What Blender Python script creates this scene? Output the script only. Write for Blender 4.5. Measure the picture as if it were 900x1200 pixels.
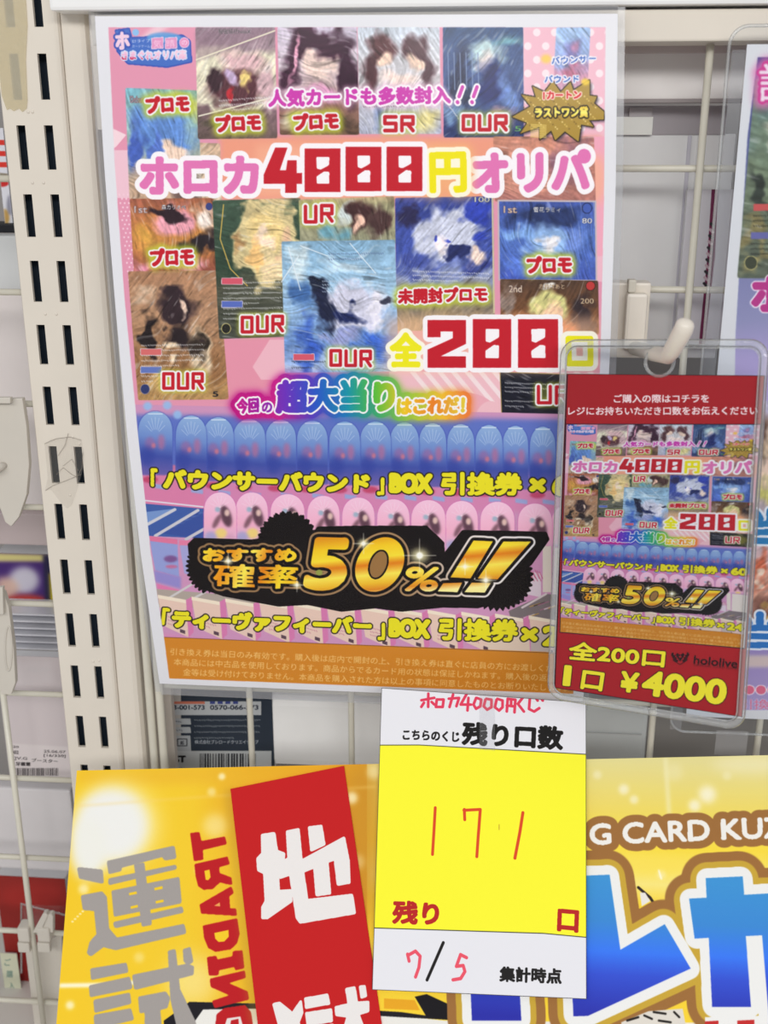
import bpy, bmesh, math, random
import numpy as np
from mathutils import Vector, Matrix
for o in list(bpy.data.objects): bpy.data.objects.remove(o)
SC = bpy.context.scene
COL = SC.collection
rnd = random.Random(7)
NR = np.random.RandomState(11)

# ------------------------------------------------------------------ camera
FPX = 1300.0                                   # focal length in pixels of the 900 x 1200 frame
def _rot(t, y, r):
    t, y, r = [math.radians(a) for a in (t, y, r)]
    ct, st, cy, sy, cr, sr = math.cos(t), math.sin(t), math.cos(y), math.sin(y), math.cos(r), math.sin(r)
    return (np.array([[cr, -sr, 0], [sr, cr, 0], [0, 0, 1]]) @ np.array([[1, 0, 0], [0, ct, -st], [0, st, ct]])
            @ np.array([[cy, 0, sy], [0, 1, 0], [-sy, 0, cy]]))
_M = _rot(18.534, 4.592, -0.043)
RC = np.array([_M[:, 0], _M[:, 2], -_M[:, 1]])   # camera axes -> world (x right, y into the rack, z up)
CAMP = np.array([0.0, -0.69, 1.5])
cam = bpy.data.objects.new('camera', bpy.data.cameras.new('camera')); COL.objects.link(cam)
cam.data.sensor_fit = 'HORIZONTAL'; cam.data.sensor_width = 36; cam.data.lens = 36 * FPX / 900
cam.data.clip_start = 0.02
_c = RC @ np.diag([1, -1, -1])
mw = Matrix([[*_c[i], CAMP[i]] for i in range(3)] + [[0, 0, 0, 1]]); cam.matrix_world = mw
cam.data.dof.use_dof = True; cam.data.dof.focus_distance = 0.70; cam.data.dof.aperture_fstop = 11
SC.camera = cam

# ------------------------------------------------------------------ light and exposure
SC.view_settings.view_transform = 'Standard'; SC.view_settings.look = 'None'
SC.view_settings.gamma = 1; SC.view_settings.exposure = -0.12; SC.view_settings.use_curve_mapping = False
W = bpy.data.worlds.new('shop_air'); SC.world = W; W.use_nodes = True
W.node_tree.nodes['Background'].inputs[0].default_value = (0.97, 0.98, 1.0, 1)
W.node_tree.nodes['Background'].inputs[1].default_value = 0.46
def area(name, loc, target, sx, sy, power, col=(1, 0.985, 0.96)):
    l = bpy.data.lights.new(name, 'AREA'); l.shape = 'RECTANGLE'; l.size = sx; l.size_y = sy; l.energy = power; l.color = col
    o = bpy.data.objects.new(name, l); COL.objects.link(o); o.location = loc
    o.rotation_euler = (Vector(target) - Vector(loc)).to_track_quat('-Z', 'Y').to_euler(); return o
area('ceiling_tube_light', (-1.0, -2.4, 2.6), (0, 0, 1.3), 2.0, 0.4, 22)
area('ceiling_tube_light', (0.8, -3.1, 2.6), (0, 0, 1.3), 2.6, 0.4, 44)
SC.cycles.transparent_max_bounces = 24
SC.cycles.use_denoising = True

# ------------------------------------------------------------------ geometry of the picture -> world
def ray(px, py):
    px = np.asarray(px, float); py = np.asarray(py, float)
    return np.stack([px - 450, py - 600, np.full_like(px, FPX)], -1) @ RC.T
def P(px, py, Y=0.0):
    r = ray(px, py); return CAMP + r * ((Y - CAMP[1]) / r[..., 1])[..., None]
def quad3(c, Y, ai=0):                           # four picture corners of a real parallelogram -> its corners in space
    r = [ray(*p) for p in c]
    z = np.linalg.svd(np.array([r[0], -r[1], r[2], -r[3]]).T)[2][-1]; z = z / z[ai]
    t = (Y - CAMP[1]) / r[ai][1]
    return [CAMP + z[i] * t * r[i] for i in range(4)]
class Flat:                                      # a flat rectangle in space: origin (top left), unit axes right / down
    def __init__(s, O, U, V):
        s.O = np.array(O, float); s.w = np.linalg.norm(U); s.h = np.linalg.norm(V)
        s.u = np.array(U, float) / s.w; s.v = np.array(V, float) / s.h
        s.n = np.cross(s.v, s.u); s.n /= np.linalg.norm(s.n)
        if s.n[1] > 0: s.n = -s.n                # towards the viewer's side
    def at(s, px, py, off=0.0):
        r = ray(px, py); O = s.O + s.n * off
        return CAMP + r * (((O - CAMP) @ s.n) / (r @ s.n))[..., None]
    def uv(s, px, py):
        d = s.at(px, py) - s.O
        A = np.array([[1, s.u @ s.v], [s.u @ s.v, 1]]); b = np.stack([d @ s.u, d @ s.v], -1)
        q = b @ np.linalg.inv(A).T
        return q[..., 0] / s.w, q[..., 1] / s.h
    def pt(s, u, v, off=0.0): return s.O + s.u * (u * s.w) + s.v * (v * s.h) + s.n * off

class Quad(Flat):                                # a flat sheet given by its four corners (tl tr br bl) on one plane
    def __init__(s, c):
        super().__init__(c[0], c[1] - c[0], c[3] - c[0]); s.c = [np.array(p, float) for p in c]
        s.q = [np.array([(p - s.O) @ s.u, (p - s.O) @ s.v]) for p in s.c]
    def pt(s, u, v, off=0.0):
        a = s.c[0] * (1 - u) + s.c[1] * u; b = s.c[3] * (1 - u) + s.c[2] * u; return a * (1 - v) + b * v + s.n * off
    def uv(s, px, py):
        d = s.at(px, py) - s.O; t = np.stack([d @ s.u, d @ s.v], -1); u = np.full(t.shape[:-1], .5); v = u.copy(); q = s.q
        for _ in range(8):
            U, V = u[..., None], v[..., None]; f = (q[0] * (1 - U) + q[1] * U) * (1 - V) + (q[3] * (1 - U) + q[2] * U) * V - t
            du = (q[1] - q[0]) * (1 - V) + (q[2] - q[3]) * V; dv = (q[3] - q[0]) * (1 - U) + (q[2] - q[1]) * U
            D = du[..., 0] * dv[..., 1] - du[..., 1] * dv[..., 0]
            u = u - (f[..., 0] * dv[..., 1] - f[..., 1] * dv[..., 0]) / D; v = v - (du[..., 0] * f[..., 1] - du[..., 1] * f[..., 0]) / D
        return u, v

def lin(c):
    c = np.asarray(c, float) / 255.0
    return np.where(c <= 0.04045, c / 12.92, ((c + 0.055) / 1.055) ** 2.4)

# ------------------------------------------------------------------ materials
def noise_mat(name, rgb, rough=0.45, spec=0.4, var=0.04, scale=60, bump=0.0, bscale=400, metal=0.0):
    m = bpy.data.materials.new(name); m.use_nodes = True; nt = m.node_tree; b = nt.nodes['Principled BSDF']
    tc = nt.nodes.new('ShaderNodeTexCoord'); n = nt.nodes.new('ShaderNodeTexNoise'); n.inputs['Scale'].default_value = scale
    n.inputs['Detail'].default_value = 4; nt.links.new(tc.outputs['Object'], n.inputs['Vector'])
    cr = nt.nodes.new('ShaderNodeValToRGB'); base = np.clip(lin(rgb) * 1.14, 0, 0.92)
    cr.color_ramp.elements[0].position = 0.3; cr.color_ramp.elements[1].position = 0.7
    cr.color_ramp.elements[0].color = (*[max(0, v * (1 - var)) for v in base], 1)
    cr.color_ramp.elements[1].color = (*[min(1, v * (1 + var)) for v in base], 1)
    nt.links.new(n.outputs['Fac'], cr.inputs[0]); nt.links.new(cr.outputs[0], b.inputs['Base Color'])
    b.inputs['Roughness'].default_value = rough; b.inputs['Specular IOR Level'].default_value = spec
    b.inputs['Metallic'].default_value = metal
    if bump:
        n2 = nt.nodes.new('ShaderNodeTexNoise'); n2.inputs['Scale'].default_value = bscale; nt.links.new(tc.outputs['Object'], n2.inputs['Vector'])
        bp = nt.nodes.new('ShaderNodeBump'); bp.inputs['Strength'].default_value = bump; bp.inputs['Distance'].default_value = 0.0005
        nt.links.new(n2.outputs['Fac'], bp.inputs['Height']); nt.links.new(bp.outputs[0], b.inputs['Normal'])
    return m
def film_mat(name, tint=(255, 255, 255), haze=0.0, hazecol=(235, 235, 240), rough=0.08, gloss=0.5, bump=0.0, bscale=25):
    """thin clear plastic: see-through, a fresnel gloss and a little milky haze of its own"""
    m = bpy.data.materials.new(name); m.use_nodes = True; nt = m.node_tree; nt.nodes.clear()
    out = nt.nodes.new('ShaderNodeOutputMaterial'); tr = nt.nodes.new('ShaderNodeBsdfTransparent'); tr.inputs[0].default_value = (*lin(tint), 1)
    gl = nt.nodes.new('ShaderNodeBsdfGlossy'); gl.inputs['Roughness'].default_value = rough
    df = nt.nodes.new('ShaderNodeBsdfDiffuse'); df.inputs[0].default_value = (*lin(hazecol), 1)
    fr = nt.nodes.new('ShaderNodeFresnel'); fr.inputs[0].default_value = 1.45
    mu = nt.nodes.new('ShaderNodeMath'); mu.operation = 'MULTIPLY'; mu.inputs[1].default_value = gloss
    nt.links.new(fr.outputs[0], mu.inputs[0])
    m1 = nt.nodes.new('ShaderNodeMixShader'); m1.inputs[0].default_value = haze
    nt.links.new(tr.outputs[0], m1.inputs[1]); nt.links.new(df.outputs[0], m1.inputs[2])
    m2 = nt.nodes.new('ShaderNodeMixShader'); nt.links.new(mu.outputs[0], m2.inputs[0])
    nt.links.new(m1.outputs[0], m2.inputs[1]); nt.links.new(gl.outputs[0], m2.inputs[2]); nt.links.new(m2.outputs[0], out.inputs[0])
    if bump:
        tc = nt.nodes.new('ShaderNodeTexCoord'); n2 = nt.nodes.new('ShaderNodeTexNoise'); n2.inputs['Scale'].default_value = bscale
        nt.links.new(tc.outputs['Object'], n2.inputs['Vector'])
        bp = nt.nodes.new('ShaderNodeBump'); bp.inputs['Strength'].default_value = bump; bp.inputs['Distance'].default_value = 0.002
        nt.links.new(n2.outputs['Fac'], bp.inputs['Height']); nt.links.new(bp.outputs[0], gl.inputs['Normal']); nt.links.new(bp.outputs[0], fr.inputs['Normal'])
    return m
def print_mat(name, cv, rough=0.5, spec=0.3, bump=0.15, bscale=700, gain=1.1):
    spec *= 0.4; rough = min(.7, rough + .12)
    """flat print: colours worked out by the Canvas below, on real paper with its own fine grain"""
    m = bpy.data.materials.new(name); m.use_nodes = True; nt = m.node_tree; b = nt.nodes['Principled BSDF']
    h, w = cv.img.shape[:2]
    im = bpy.data.images.new(name, w, h, alpha=False)
    px = np.ones((h, w, 4), np.float32); px[..., :3] = np.clip(cv.img[::-1] / 255.0, 0, 1)
    im.pixels.foreach_set(px.ravel()); im.update(); im.pack()
    t = nt.nodes.new('ShaderNodeTexImage'); t.image = im; t.extension = 'EXTEND'; t.interpolation = 'Cubic'
    mx = nt.nodes.new('ShaderNodeMix'); mx.data_type = 'RGBA'; mx.blend_type = 'MULTIPLY'; mx.inputs[0].default_value = 1
    mx.inputs[7].default_value = (gain, gain, gain, 1)
    nt.links.new(t.outputs[0], mx.inputs[6]); nt.links.new(mx.outputs[2], b.inputs['Base Color'])
    tc = nt.nodes.new('ShaderNodeTexCoord'); n2 = nt.nodes.new('ShaderNodeTexNoise'); n2.inputs['Scale'].default_value = bscale
    nt.links.new(tc.outputs['Object'], n2.inputs['Vector'])
    bp = nt.nodes.new('ShaderNodeBump'); bp.inputs['Strength'].default_value = bump; bp.inputs['Distance'].default_value = 0.0003
    nt.links.new(n2.outputs['Fac'], bp.inputs['Height']); nt.links.new(bp.outputs[0], b.inputs['Normal'])
    b.inputs['Roughness'].default_value = rough; b.inputs['Specular IOR Level'].default_value = spec
    return m

# ------------------------------------------------------------------ objects
def link(name, me, mat=None, parent=None, smooth=False):
    o = bpy.data.objects.new(name, me); COL.objects.link(o)
    if mat: me.materials.append(mat)
    if parent: o.parent = parent
    if smooth:
        me.polygons.foreach_set('use_smooth', [True] * len(me.polygons))
    return o
def tag(o, label, cat, group=None, kind=None):
    if label: o['label'] = label
    if cat: o['category'] = cat
    if group: o['group'] = group
    if kind: o['kind'] = kind
    return o
def thing(name, label, cat, group=None, kind=None, loc=None):
    o = bpy.data.objects.new(name, None); COL.objects.link(o); o.empty_display_size = 0.02
    return tag(o, label, cat, group, kind)
def mesh(name, vs, fs):
    me = bpy.data.meshes.new(name); me.from_pydata([tuple(map(float, v)) for v in vs], [], fs); me.update(); return me
def grid_sheet(name, f, nu, nv, th, mat, parent=None, smooth=True):
    """a sheet through f(u, v) -> point, with thickness th behind it and its own uv"""
    vs, uvs, fs = [], [], []
    for j in range(nv + 1):
        for i in range(nu + 1):
            vs.append(f(i / nu, j / nv)); uvs.append((i / nu, 1 - j / nv))
    n = len(vs); k = nu + 1
    nrm = np.cross(vs[k] - vs[0], vs[1] - vs[0]); nrm = nrm / np.linalg.norm(nrm)
    if nrm[1] > 0: nrm = -nrm
    vs += [v - nrm * th for v in vs]; uvs += uvs
    for j in range(nv):
        for i in range(nu):
            a = j * k + i; fs.append((a, a + k, a + k + 1, a + 1)); fs.append((n + a, n + a + 1, n + a + k + 1, n + a + k))
    bd = [i for i in range(k)] + [j * k + nu for j in range(1, nv + 1)] + [nv * k + i for i in range(nu - 1, -1, -1)] + [j * k for j in range(nv - 1, 0, -1)]
    for a, b in zip(bd, bd[1:] + bd[:1]): fs.append((a, b, n + b, n + a))
    me = mesh(name, vs, fs); ul = me.uv_layers.new(name='uv')
    li = np.empty(len(me.loops), int); me.loops.foreach_get('vertex_index', li)
    ul.data.foreach_set('uv', np.array(uvs, np.float32)[li].ravel())
    return link(name, me, mat, parent, smooth=False)
def flat_sheet(name, F, th, mat, parent=None, off=0.0):
    return grid_sheet(name, lambda u, v: F.pt(u, v, off), 1, 1, th, mat, parent)
def hexa(bm, p):                                 # eight corners, 0-3 front (tl tr br bl), 4-7 back
    v = [bm.verts.new(tuple(map(float, q))) for q in p]
    for f in ((0, 3, 2, 1), (4, 5, 6, 7), (0, 1, 5, 4), (1, 2, 6, 5), (2, 3, 7, 6), (3, 0, 4, 7)): bm.faces.new([v[i] for i in f])
def box_px(bm, x0, y0, x1, y1, Y, depth):
    """a box whose front face is axis-aligned in the world and spans these picture points"""
    a = P(x0, y0, Y); b = P(x1, y1, Y)
    box(bm, a[0], Y, b[2], b[0], Y + depth, a[2])
def box(bm, x0, y0, z0, x1, y1, z1):
    hexa(bm, [(x0, y0, z1), (x1, y0, z1), (x1, y0, z0), (x0, y0, z0), (x0, y1, z1), (x1, y1, z1), (x1, y1, z0), (x0, y1, z0)])
def bm_obj(name, bm, mat, parent=None, bevel=0, seg=2, smooth=False):
    bmesh.ops.recalc_face_normals(bm, faces=bm.faces[:])
    if bevel: bmesh.ops.bevel(bm, geom=bm.edges[:], offset=bevel, segments=seg, affect='EDGES', profile=0.6)
    me = bpy.data.meshes.new(name); bm.to_mesh(me); bm.free(); return link(name, me, mat, parent, smooth)
def tube(bm, pts, r, n=12, caps=True):
    pts = [Vector(tuple(map(float, p))) for p in pts]; rr = r if isinstance(r, (list, tuple)) else [r] * len(pts)
    up = None; rings = []
    for i, p in enumerate(pts):
        t = (pts[min(i + 1, len(pts) - 1)] - pts[max(i - 1, 0)]).normalized()
        if up is None: up = t.orthogonal().normalized()
        else: up = (up - t * up.dot(t)).normalized()
        s = t.cross(up)
        rings.append([bm.verts.new(p + (up * math.cos(a) + s * math.sin(a)) * rr[i]) for a in [2 * math.pi * k / n for k in range(n)]])
    for a, b in zip(rings, rings[1:]):
        for k in range(n): bm.faces.new((a[k], a[(k + 1) % n], b[(k + 1) % n], b[k]))
    if caps: bm.faces.new(rings[0][::-1]); bm.faces.new(rings[-1])
def loop_tube(bm, pts, r, n=8):
    pts = [Vector(tuple(map(float, p))) for p in pts]; N = len(pts); rings = []
    c = sum(pts, Vector()) / N
    nn = (pts[0] - c).cross(pts[N // 4] - c).normalized()
    for i, p in enumerate(pts):
        t = (pts[(i + 1) % N] - pts[i - 1]).normalized(); s = t.cross(nn).normalized()
        rings.append([bm.verts.new(p + (nn * math.cos(a) + s * math.sin(a)) * r) for a in [2 * math.pi * k / n for k in range(n)]])
    for i in range(N):
        a, b = rings[i], rings[(i + 1) % N]
        for k in range(n): bm.faces.new((a[k], a[(k + 1) % n], b[(k + 1) % n], b[k]))
def prism(bm, pts, back):                        # polygon of 3-D points swept along a vector
    a = [bm.verts.new(tuple(map(float, p))) for p in pts]; b = [bm.verts.new(tuple(map(float, np.array(p) + back))) for p in pts]
    bm.faces.new(a); bm.faces.new(b[::-1]); n = len(a)
    for i in range(n): bm.faces.new((a[i], b[i], b[(i + 1) % n], a[(i + 1) % n]))

# ------------------------------------------------------------------ a small painter for flat print
_gl = {}
def glyphs(s, weight=0.0):
    if s in _gl: return _gl[s]
    cu = bpy.data.curves.new('t', 'FONT'); cu.body = s; cu.resolution_u = 4
    o = bpy.data.objects.new('t', cu); COL.objects.link(o); dg = bpy.context.evaluated_depsgraph_get(); dg.update()
    me = o.evaluated_get(dg).to_mesh(); me.calc_loop_triangles()
    v = np.array([w.co[:2] for w in me.vertices]); t = np.array([q.vertices[:] for q in me.loop_triangles])
    o.evaluated_get(dg).to_mesh_clear(); bpy.data.objects.remove(o); bpy.data.curves.remove(cu)
    lo = v.min(0); hi = v.max(0); v = (v - lo) / (hi - lo)
    _gl[s] = (v, t); return _gl[s]
def fconv(m, k):
    H, Wd = m.shape; a, b = k.shape
    F = np.fft.irfft2(np.fft.rfft2(m, (H + a, Wd + b)) * np.fft.rfft2(k, (H + a, Wd + b)), (H + a, Wd + b))
    return F[a // 2:a // 2 + H, b // 2:b // 2 + Wd]
def dilate(m, r):
    if r <= 0: return m
    n = int(math.ceil(r)); y, x = np.mgrid[-n:n + 1, -n:n + 1]; k = np.clip(r + 0.5 - np.hypot(x, y), 0, 1)
    return np.clip(np.maximum(fconv((m > 0.5).astype(float), k) / max(1.2, r * 0.35), m), 0, 1)
def gauss(m, s):
    n = int(math.ceil(3 * s)); y, x = np.mgrid[-n:n + 1, -n:n + 1]; k = np.exp(-(x * x + y * y) / (2 * s * s)); return fconv(m, k / k.sum())
def vnoise(h, w, cell, seed):
    r = np.random.RandomState(seed); gh, gw = int(h / cell) + 3, int(w / cell) + 3; g = r.rand(gh, gw)
    y = np.arange(h) / cell; x = np.arange(w) / cell; iy = y.astype(int); ix = x.astype(int); fy = y - iy; fx = x - ix
    fy = (fy * fy * (3 - 2 * fy))[:, None]; fx = (fx * fx * (3 - 2 * fx))[None]
    a = g[iy][:, ix]; b = g[iy][:, ix + 1]; c = g[iy + 1][:, ix]; d = g[iy + 1][:, ix + 1]
    return (a * (1 - fx) + b * fx) * (1 - fy) + (c * (1 - fx) + d * fx) * fy
def nat(x, y, seed):
    g = np.random.RandomState(seed).rand(64, 64); ix = np.floor(x).astype(int); iy = np.floor(y).astype(int); fx = x - ix; fy = y - iy
    fx = fx * fx * (3 - 2 * fx); fy = fy * fy * (3 - 2 * fy); G = lambda i, j: g[j % 64, i % 64]
    return (G(ix, iy) * (1 - fx) + G(ix + 1, iy) * fx) * (1 - fy) + (G(ix, iy + 1) * (1 - fx) + G(ix + 1, iy + 1) * fx) * fy
RAINBOW = [(0, (200, 20, 140)), (.22, (110, 50, 190)), (.36, (40, 90, 200)), (.5, (20, 150, 170)), (.62, (90, 190, 60)), (.75, (240, 200, 40)), (.88, (235, 130, 40)), (1, (230, 200, 60))]
def ramp(stops):
    ks = [s[0] for s in stops]; cs = np.array([s[1] for s in stops], float)
    return lambda t: np.stack([np.interp(t, ks, cs[:, i]) for i in range(3)], -1)
class Canvas:
    def __init__(s, w, h, fmap, scale, bg=(255, 255, 255)):
        s.w, s.h, s.f, s.s = w, h, fmap, scale           # fmap: picture points -> canvas pixels
        s.img = np.empty((h, w, 3), np.float32); s.img[:] = bg
        s.clip = None
    def mp(s, pts):
        pts = np.asarray(pts, float); x, y = s.f(pts[:, 0], pts[:, 1]); return np.stack([x, y], -1)
    def box_of(s, c, pad):
        x0 = max(0, int(c[:, 0].min() - pad)); y0 = max(0, int(c[:, 1].min() - pad))
        x1 = min(s.w, int(c[:, 0].max() + pad) + 2); y1 = min(s.h, int(c[:, 1].max() + pad) + 2); return x0, y0, x1, y1
    def put(s, b, m, col, alpha=1.0):
        x0, y0, x1, y1 = b
        if x1 <= x0 or y1 <= y0: return
        if callable(col):
            Y, X = np.mgrid[y0:y1, x0:x1]; col = col(X, Y)
        a = (m * alpha)[..., None]
        if s.clip is not None: a = a * s.clip[y0:y1, x0:x1, None]
        s.img[y0:y1, x0:x1] = s.img[y0:y1, x0:x1] * (1 - a) + np.asarray(col, float) * a
    def grad(s, p0, p1, stops):                          # colour along a line between two picture points
        q = s.mp([p0, p1]); d = q[1] - q[0]; L = d @ d; R = ramp(stops)
        return lambda X, Y: R(((X - q[0, 0]) * d[0] + (Y - q[0, 1]) * d[1]) / L)
    def polymask(s, c, b):
        x0, y0, x1, y1 = b; SS = 3
        xs = x0 + (np.arange((x1 - x0) * SS) + .5) / SS; ys = y0 + (np.arange((y1 - y0) * SS) + .5) / SS
        ins = np.zeros((len(ys), len(xs)), bool); n = len(c)
        for i in range(n):
            ax, ay = c[i]; bx, by = c[(i + 1) % n]
            if ay == by: continue
            r = np.where((ys >= min(ay, by)) & (ys < max(ay, by)))[0]
            if len(r) == 0: continue
            xc = ax + (ys[r] - ay) * (bx - ax) / (by - ay); ins[r] ^= xs[None] > xc[:, None]
        return ins.reshape(y1 - y0, SS, x1 - x0, SS).mean((1, 3))
    def layers(s, b, m, col, out, glow):
        if glow:
            for r, gc, ga in glow: s.put(b, np.clip(gauss(dilate(m, r * s.s), r * s.s * .5) * 1.2, 0, 1), gc, ga)
        for r, oc in out: s.put(b, dilate(m, r * s.s), oc)
        if col is not None: s.put(b, m, col)
    def poly(s, pts, col, alpha=1.0, blur=0, out=(), glow=(), rnd_=0):
        c = s.mp(pts); pad = (max([o[0] for o in out] + [g[0] * 3 for g in glow] + [blur * 3, rnd_]) + 2) * s.s
        b = s.box_of(c, pad)
        if b[2] <= b[0] or b[3] <= b[1]: return
        m = s.polymask(c, b)
        if rnd_: m = np.clip((gauss(dilate(m, rnd_ * s.s), 1.1) - .5) * 2 + .5, 0, 1)
        if blur: m = gauss(m, blur * s.s)
        if out or glow: s.layers(b, m, col, out, glow)
        else: s.put(b, m, col, alpha)
    def ell(s, cx, cy, rx, ry, col, alpha=1.0, blur=0, rot=0, **k):
        a = np.linspace(0, 2 * np.pi, 40, endpoint=False); ca, sa = math.cos(rot), math.sin(rot)
        s.poly([(cx + rx * math.cos(t) * ca - ry * math.sin(t) * sa, cy + rx * math.cos(t) * sa + ry * math.sin(t) * ca) for t in a], col, alpha, blur, **k)
    def stroke(s, pts, wd, col, closed=False, out=(), blur=0, alpha=1.0):
        c = s.mp(pts); n = len(c); r = wd * s.s / 2
        b = s.box_of(c, r + (max([o[0] for o in out] + [blur * 3]) + 2) * s.s)
        if b[2] <= b[0] or b[3] <= b[1]: return
        Y, X = np.mgrid[b[1]:b[3], b[0]:b[2]] + 0.5; d = np.full(X.shape, 1e9)
        for i in range(n if closed else n - 1):
            p, q = c[i], c[(i + 1) % n]; e = q - p; L = max(e @ e, 1e-9)
            t = np.clip(((X - p[0]) * e[0] + (Y - p[1]) * e[1]) / L, 0, 1); d = np.minimum(d, np.hypot(X - p[0] - t * e[0], Y - p[1] - t * e[1]))
        m = np.clip(r - d + .5, 0, 1)
        if blur: m = gauss(m, blur * s.s)
        for o, oc in out: s.put(b, np.clip(r + o * s.s - d + .5, 0, 1), oc)
        s.put(b, m, col, alpha)
    def tri(s, c, t, b):
        x0, y0, x1, y1 = b; SS = 2; m = np.zeros(((y1 - y0) * SS, (x1 - x0) * SS), bool)
        c = (c - [x0, y0]) * SS; H, Wd = m.shape
        for i, j, k in t:
            A, B, D = c[i], c[j], c[k]
            a0 = max(0, int(min(A[0], B[0], D[0]))); a1 = min(Wd, int(max(A[0], B[0], D[0])) + 2)
            b0 = max(0, int(min(A[1], B[1], D[1]))); b1 = min(H, int(max(A[1], B[1], D[1])) + 2)
            if a1 <= a0 or b1 <= b0: continue
            X = np.arange(a0, a1)[None] + .5; Y = np.arange(b0, b1)[:, None] + .5
            e0 = (B[0] - A[0]) * (Y - A[1]) - (B[1] - A[1]) * (X - A[0]); e1 = (D[0] - B[0]) * (Y - B[1]) - (D[1] - B[1]) * (X - B[0])
            e2 = (A[0] - D[0]) * (Y - D[1]) - (A[1] - D[1]) * (X - D[0])
            m[b0:b1, a0:a1] |= ((e0 >= 0) & (e1 >= 0) & (e2 >= 0)) | ((e0 <= 0) & (e1 <= 0) & (e2 <= 0))
        return m.reshape(y1 - y0, SS, x1 - x0, SS).mean((1, 3))
    def text(s, st, p0, p1, h, col, bold=0, out=(), glow=(), tl=None, shear=0.0):
        """ink of the string from lower-left p0 to lower-right p1, h tall (or with its top-left at tl)"""
        v, t = glyphs(st); p0 = np.array(p0, float); p1 = np.array(p1, float); d = p1 - p0
        up = (np.array(tl, float) - p0) if tl is not None else np.array([d[1], -d[0]]) / np.linalg.norm(d) * h + d / np.linalg.norm(d) * shear * h
        if bold:                                          # keep the stated ink box when strokes are thickened
            bd = bold / np.linalg.norm(d); bh = bold / np.linalg.norm(up)
            v = np.stack([bd + v[:, 0] * (1 - 2 * bd), bh + v[:, 1] * (1 - 2 * bh)], -1)
        c = s.mp(p0 + v[:, :1] * d + v[:, 1:] * up)
        b = s.box_of(c, (bold + max([o[0] for o in out] + [g[0] * 3 for g in glow] + [0]) + 2) * s.s)
        if b[2] <= b[0] or b[3] <= b[1]: return
        m = s.tri(c, t, b)
        if bold: m = dilate(m, bold * s.s)
        s.layers(b, m, col, out, glow)
    def art(s, q, stops, blobs, seed, warp=.10, edge=None, dots=.18, rad=2.0):
        """a plain abstract colour picture on a card: q = tl tr bl; blobs = (u, v, ru, rv, rot, colour, softness)"""
        q = np.array(q, float); e1 = q[1] - q[0]; e2 = q[2] - q[0]
        cor = np.array([q[0], q[1], q[1] + e2, q[2]]); c = s.mp(cor); b = s.box_of(c, 3)
        if b[2] <= b[0] or b[3] <= b[1]: return
        m = s.polymask(c, b)
        if rad: m = np.clip(fconv(np.clip(fconv(m, np.ones((5, 5)) / 25) * 4 - 3, 0, 1), np.ones((5, 5)) / 5), 0, 1)
        H, Wd = m.shape; Y, X = np.mgrid[b[1]:b[3], b[0]:b[2]]; A = np.array([c[1] - c[0], c[3] - c[0]]).T
        uv = np.linalg.inv(A) @ np.stack([(X - c[0, 0]).ravel(), (Y - c[0, 1]).ravel()]); u = uv[0].reshape(H, Wd); v = uv[1].reshape(H, Wd)
        n1 = vnoise(H, Wd, 26, seed) - .5; n2 = vnoise(H, Wd, 22, seed + 1) - .5; n3 = vnoise(H, Wd, 7, seed + 2) - .5; n4 = vnoise(H, Wd, 7, seed + 3) - .5
        uw = u + warp * n1 * 2 + warp * .45 * n3; vw = v + warp * n2 * 1.6 + warp * .35 * n4
        im = ramp(stops)(vw)
        for bu, bv, ru, rv, ro, bc, so in blobs:
            du, dv = uw - bu, vw - bv; ca, sa = math.cos(ro), math.sin(ro); x = (du * ca + dv * sa) / ru; y = (-du * sa + dv * ca) / rv
            a = np.clip((1 - np.hypot(x, y)) / so, 0, 1)[..., None]; im = im * (1 - a) + np.array(bc, float) * a
        g = vnoise(H, Wd, 4, seed + 4); im = im * (1 + dots * .7 * (g - .5))[..., None]
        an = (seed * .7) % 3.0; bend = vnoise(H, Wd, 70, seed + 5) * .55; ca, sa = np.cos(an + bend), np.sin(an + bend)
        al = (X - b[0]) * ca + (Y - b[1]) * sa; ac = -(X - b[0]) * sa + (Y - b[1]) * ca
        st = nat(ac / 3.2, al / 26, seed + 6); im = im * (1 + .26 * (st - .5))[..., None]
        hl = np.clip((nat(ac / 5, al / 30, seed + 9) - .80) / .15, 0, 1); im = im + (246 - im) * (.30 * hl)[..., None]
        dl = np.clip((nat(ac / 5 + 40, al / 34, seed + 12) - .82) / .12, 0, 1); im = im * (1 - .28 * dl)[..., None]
        s.put(b, m, im)
        if edge: s.stroke([tuple(p) for p in cor], edge[0], edge[1], closed=True)
    def lines(s, p0, p1, n, dy, col, seed, h=2.2, alpha=.8):
        """rows of tiny print, too small to read"""
        r = random.Random(seed)
        for k in range(n):
            x = 0.0
            L = math.hypot(p1[0] - p0[0], p1[1] - p0[1]); end = L * (1 if k < n - 1 else .6)
            while x < end:
                g = r.uniform(1.0, 2.2); t = x / L; a = (p0[0] + (p1[0] - p0[0]) * t, p0[1] + (p1[1] - p0[1]) * t + k * dy)
                s.stroke([(a[0], a[1] - h * r.uniform(.2, .5)), (a[0] + g * .7, a[1] + h * r.uniform(-.1, .5))], .9, col, alpha=alpha); x += g + .9
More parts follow.
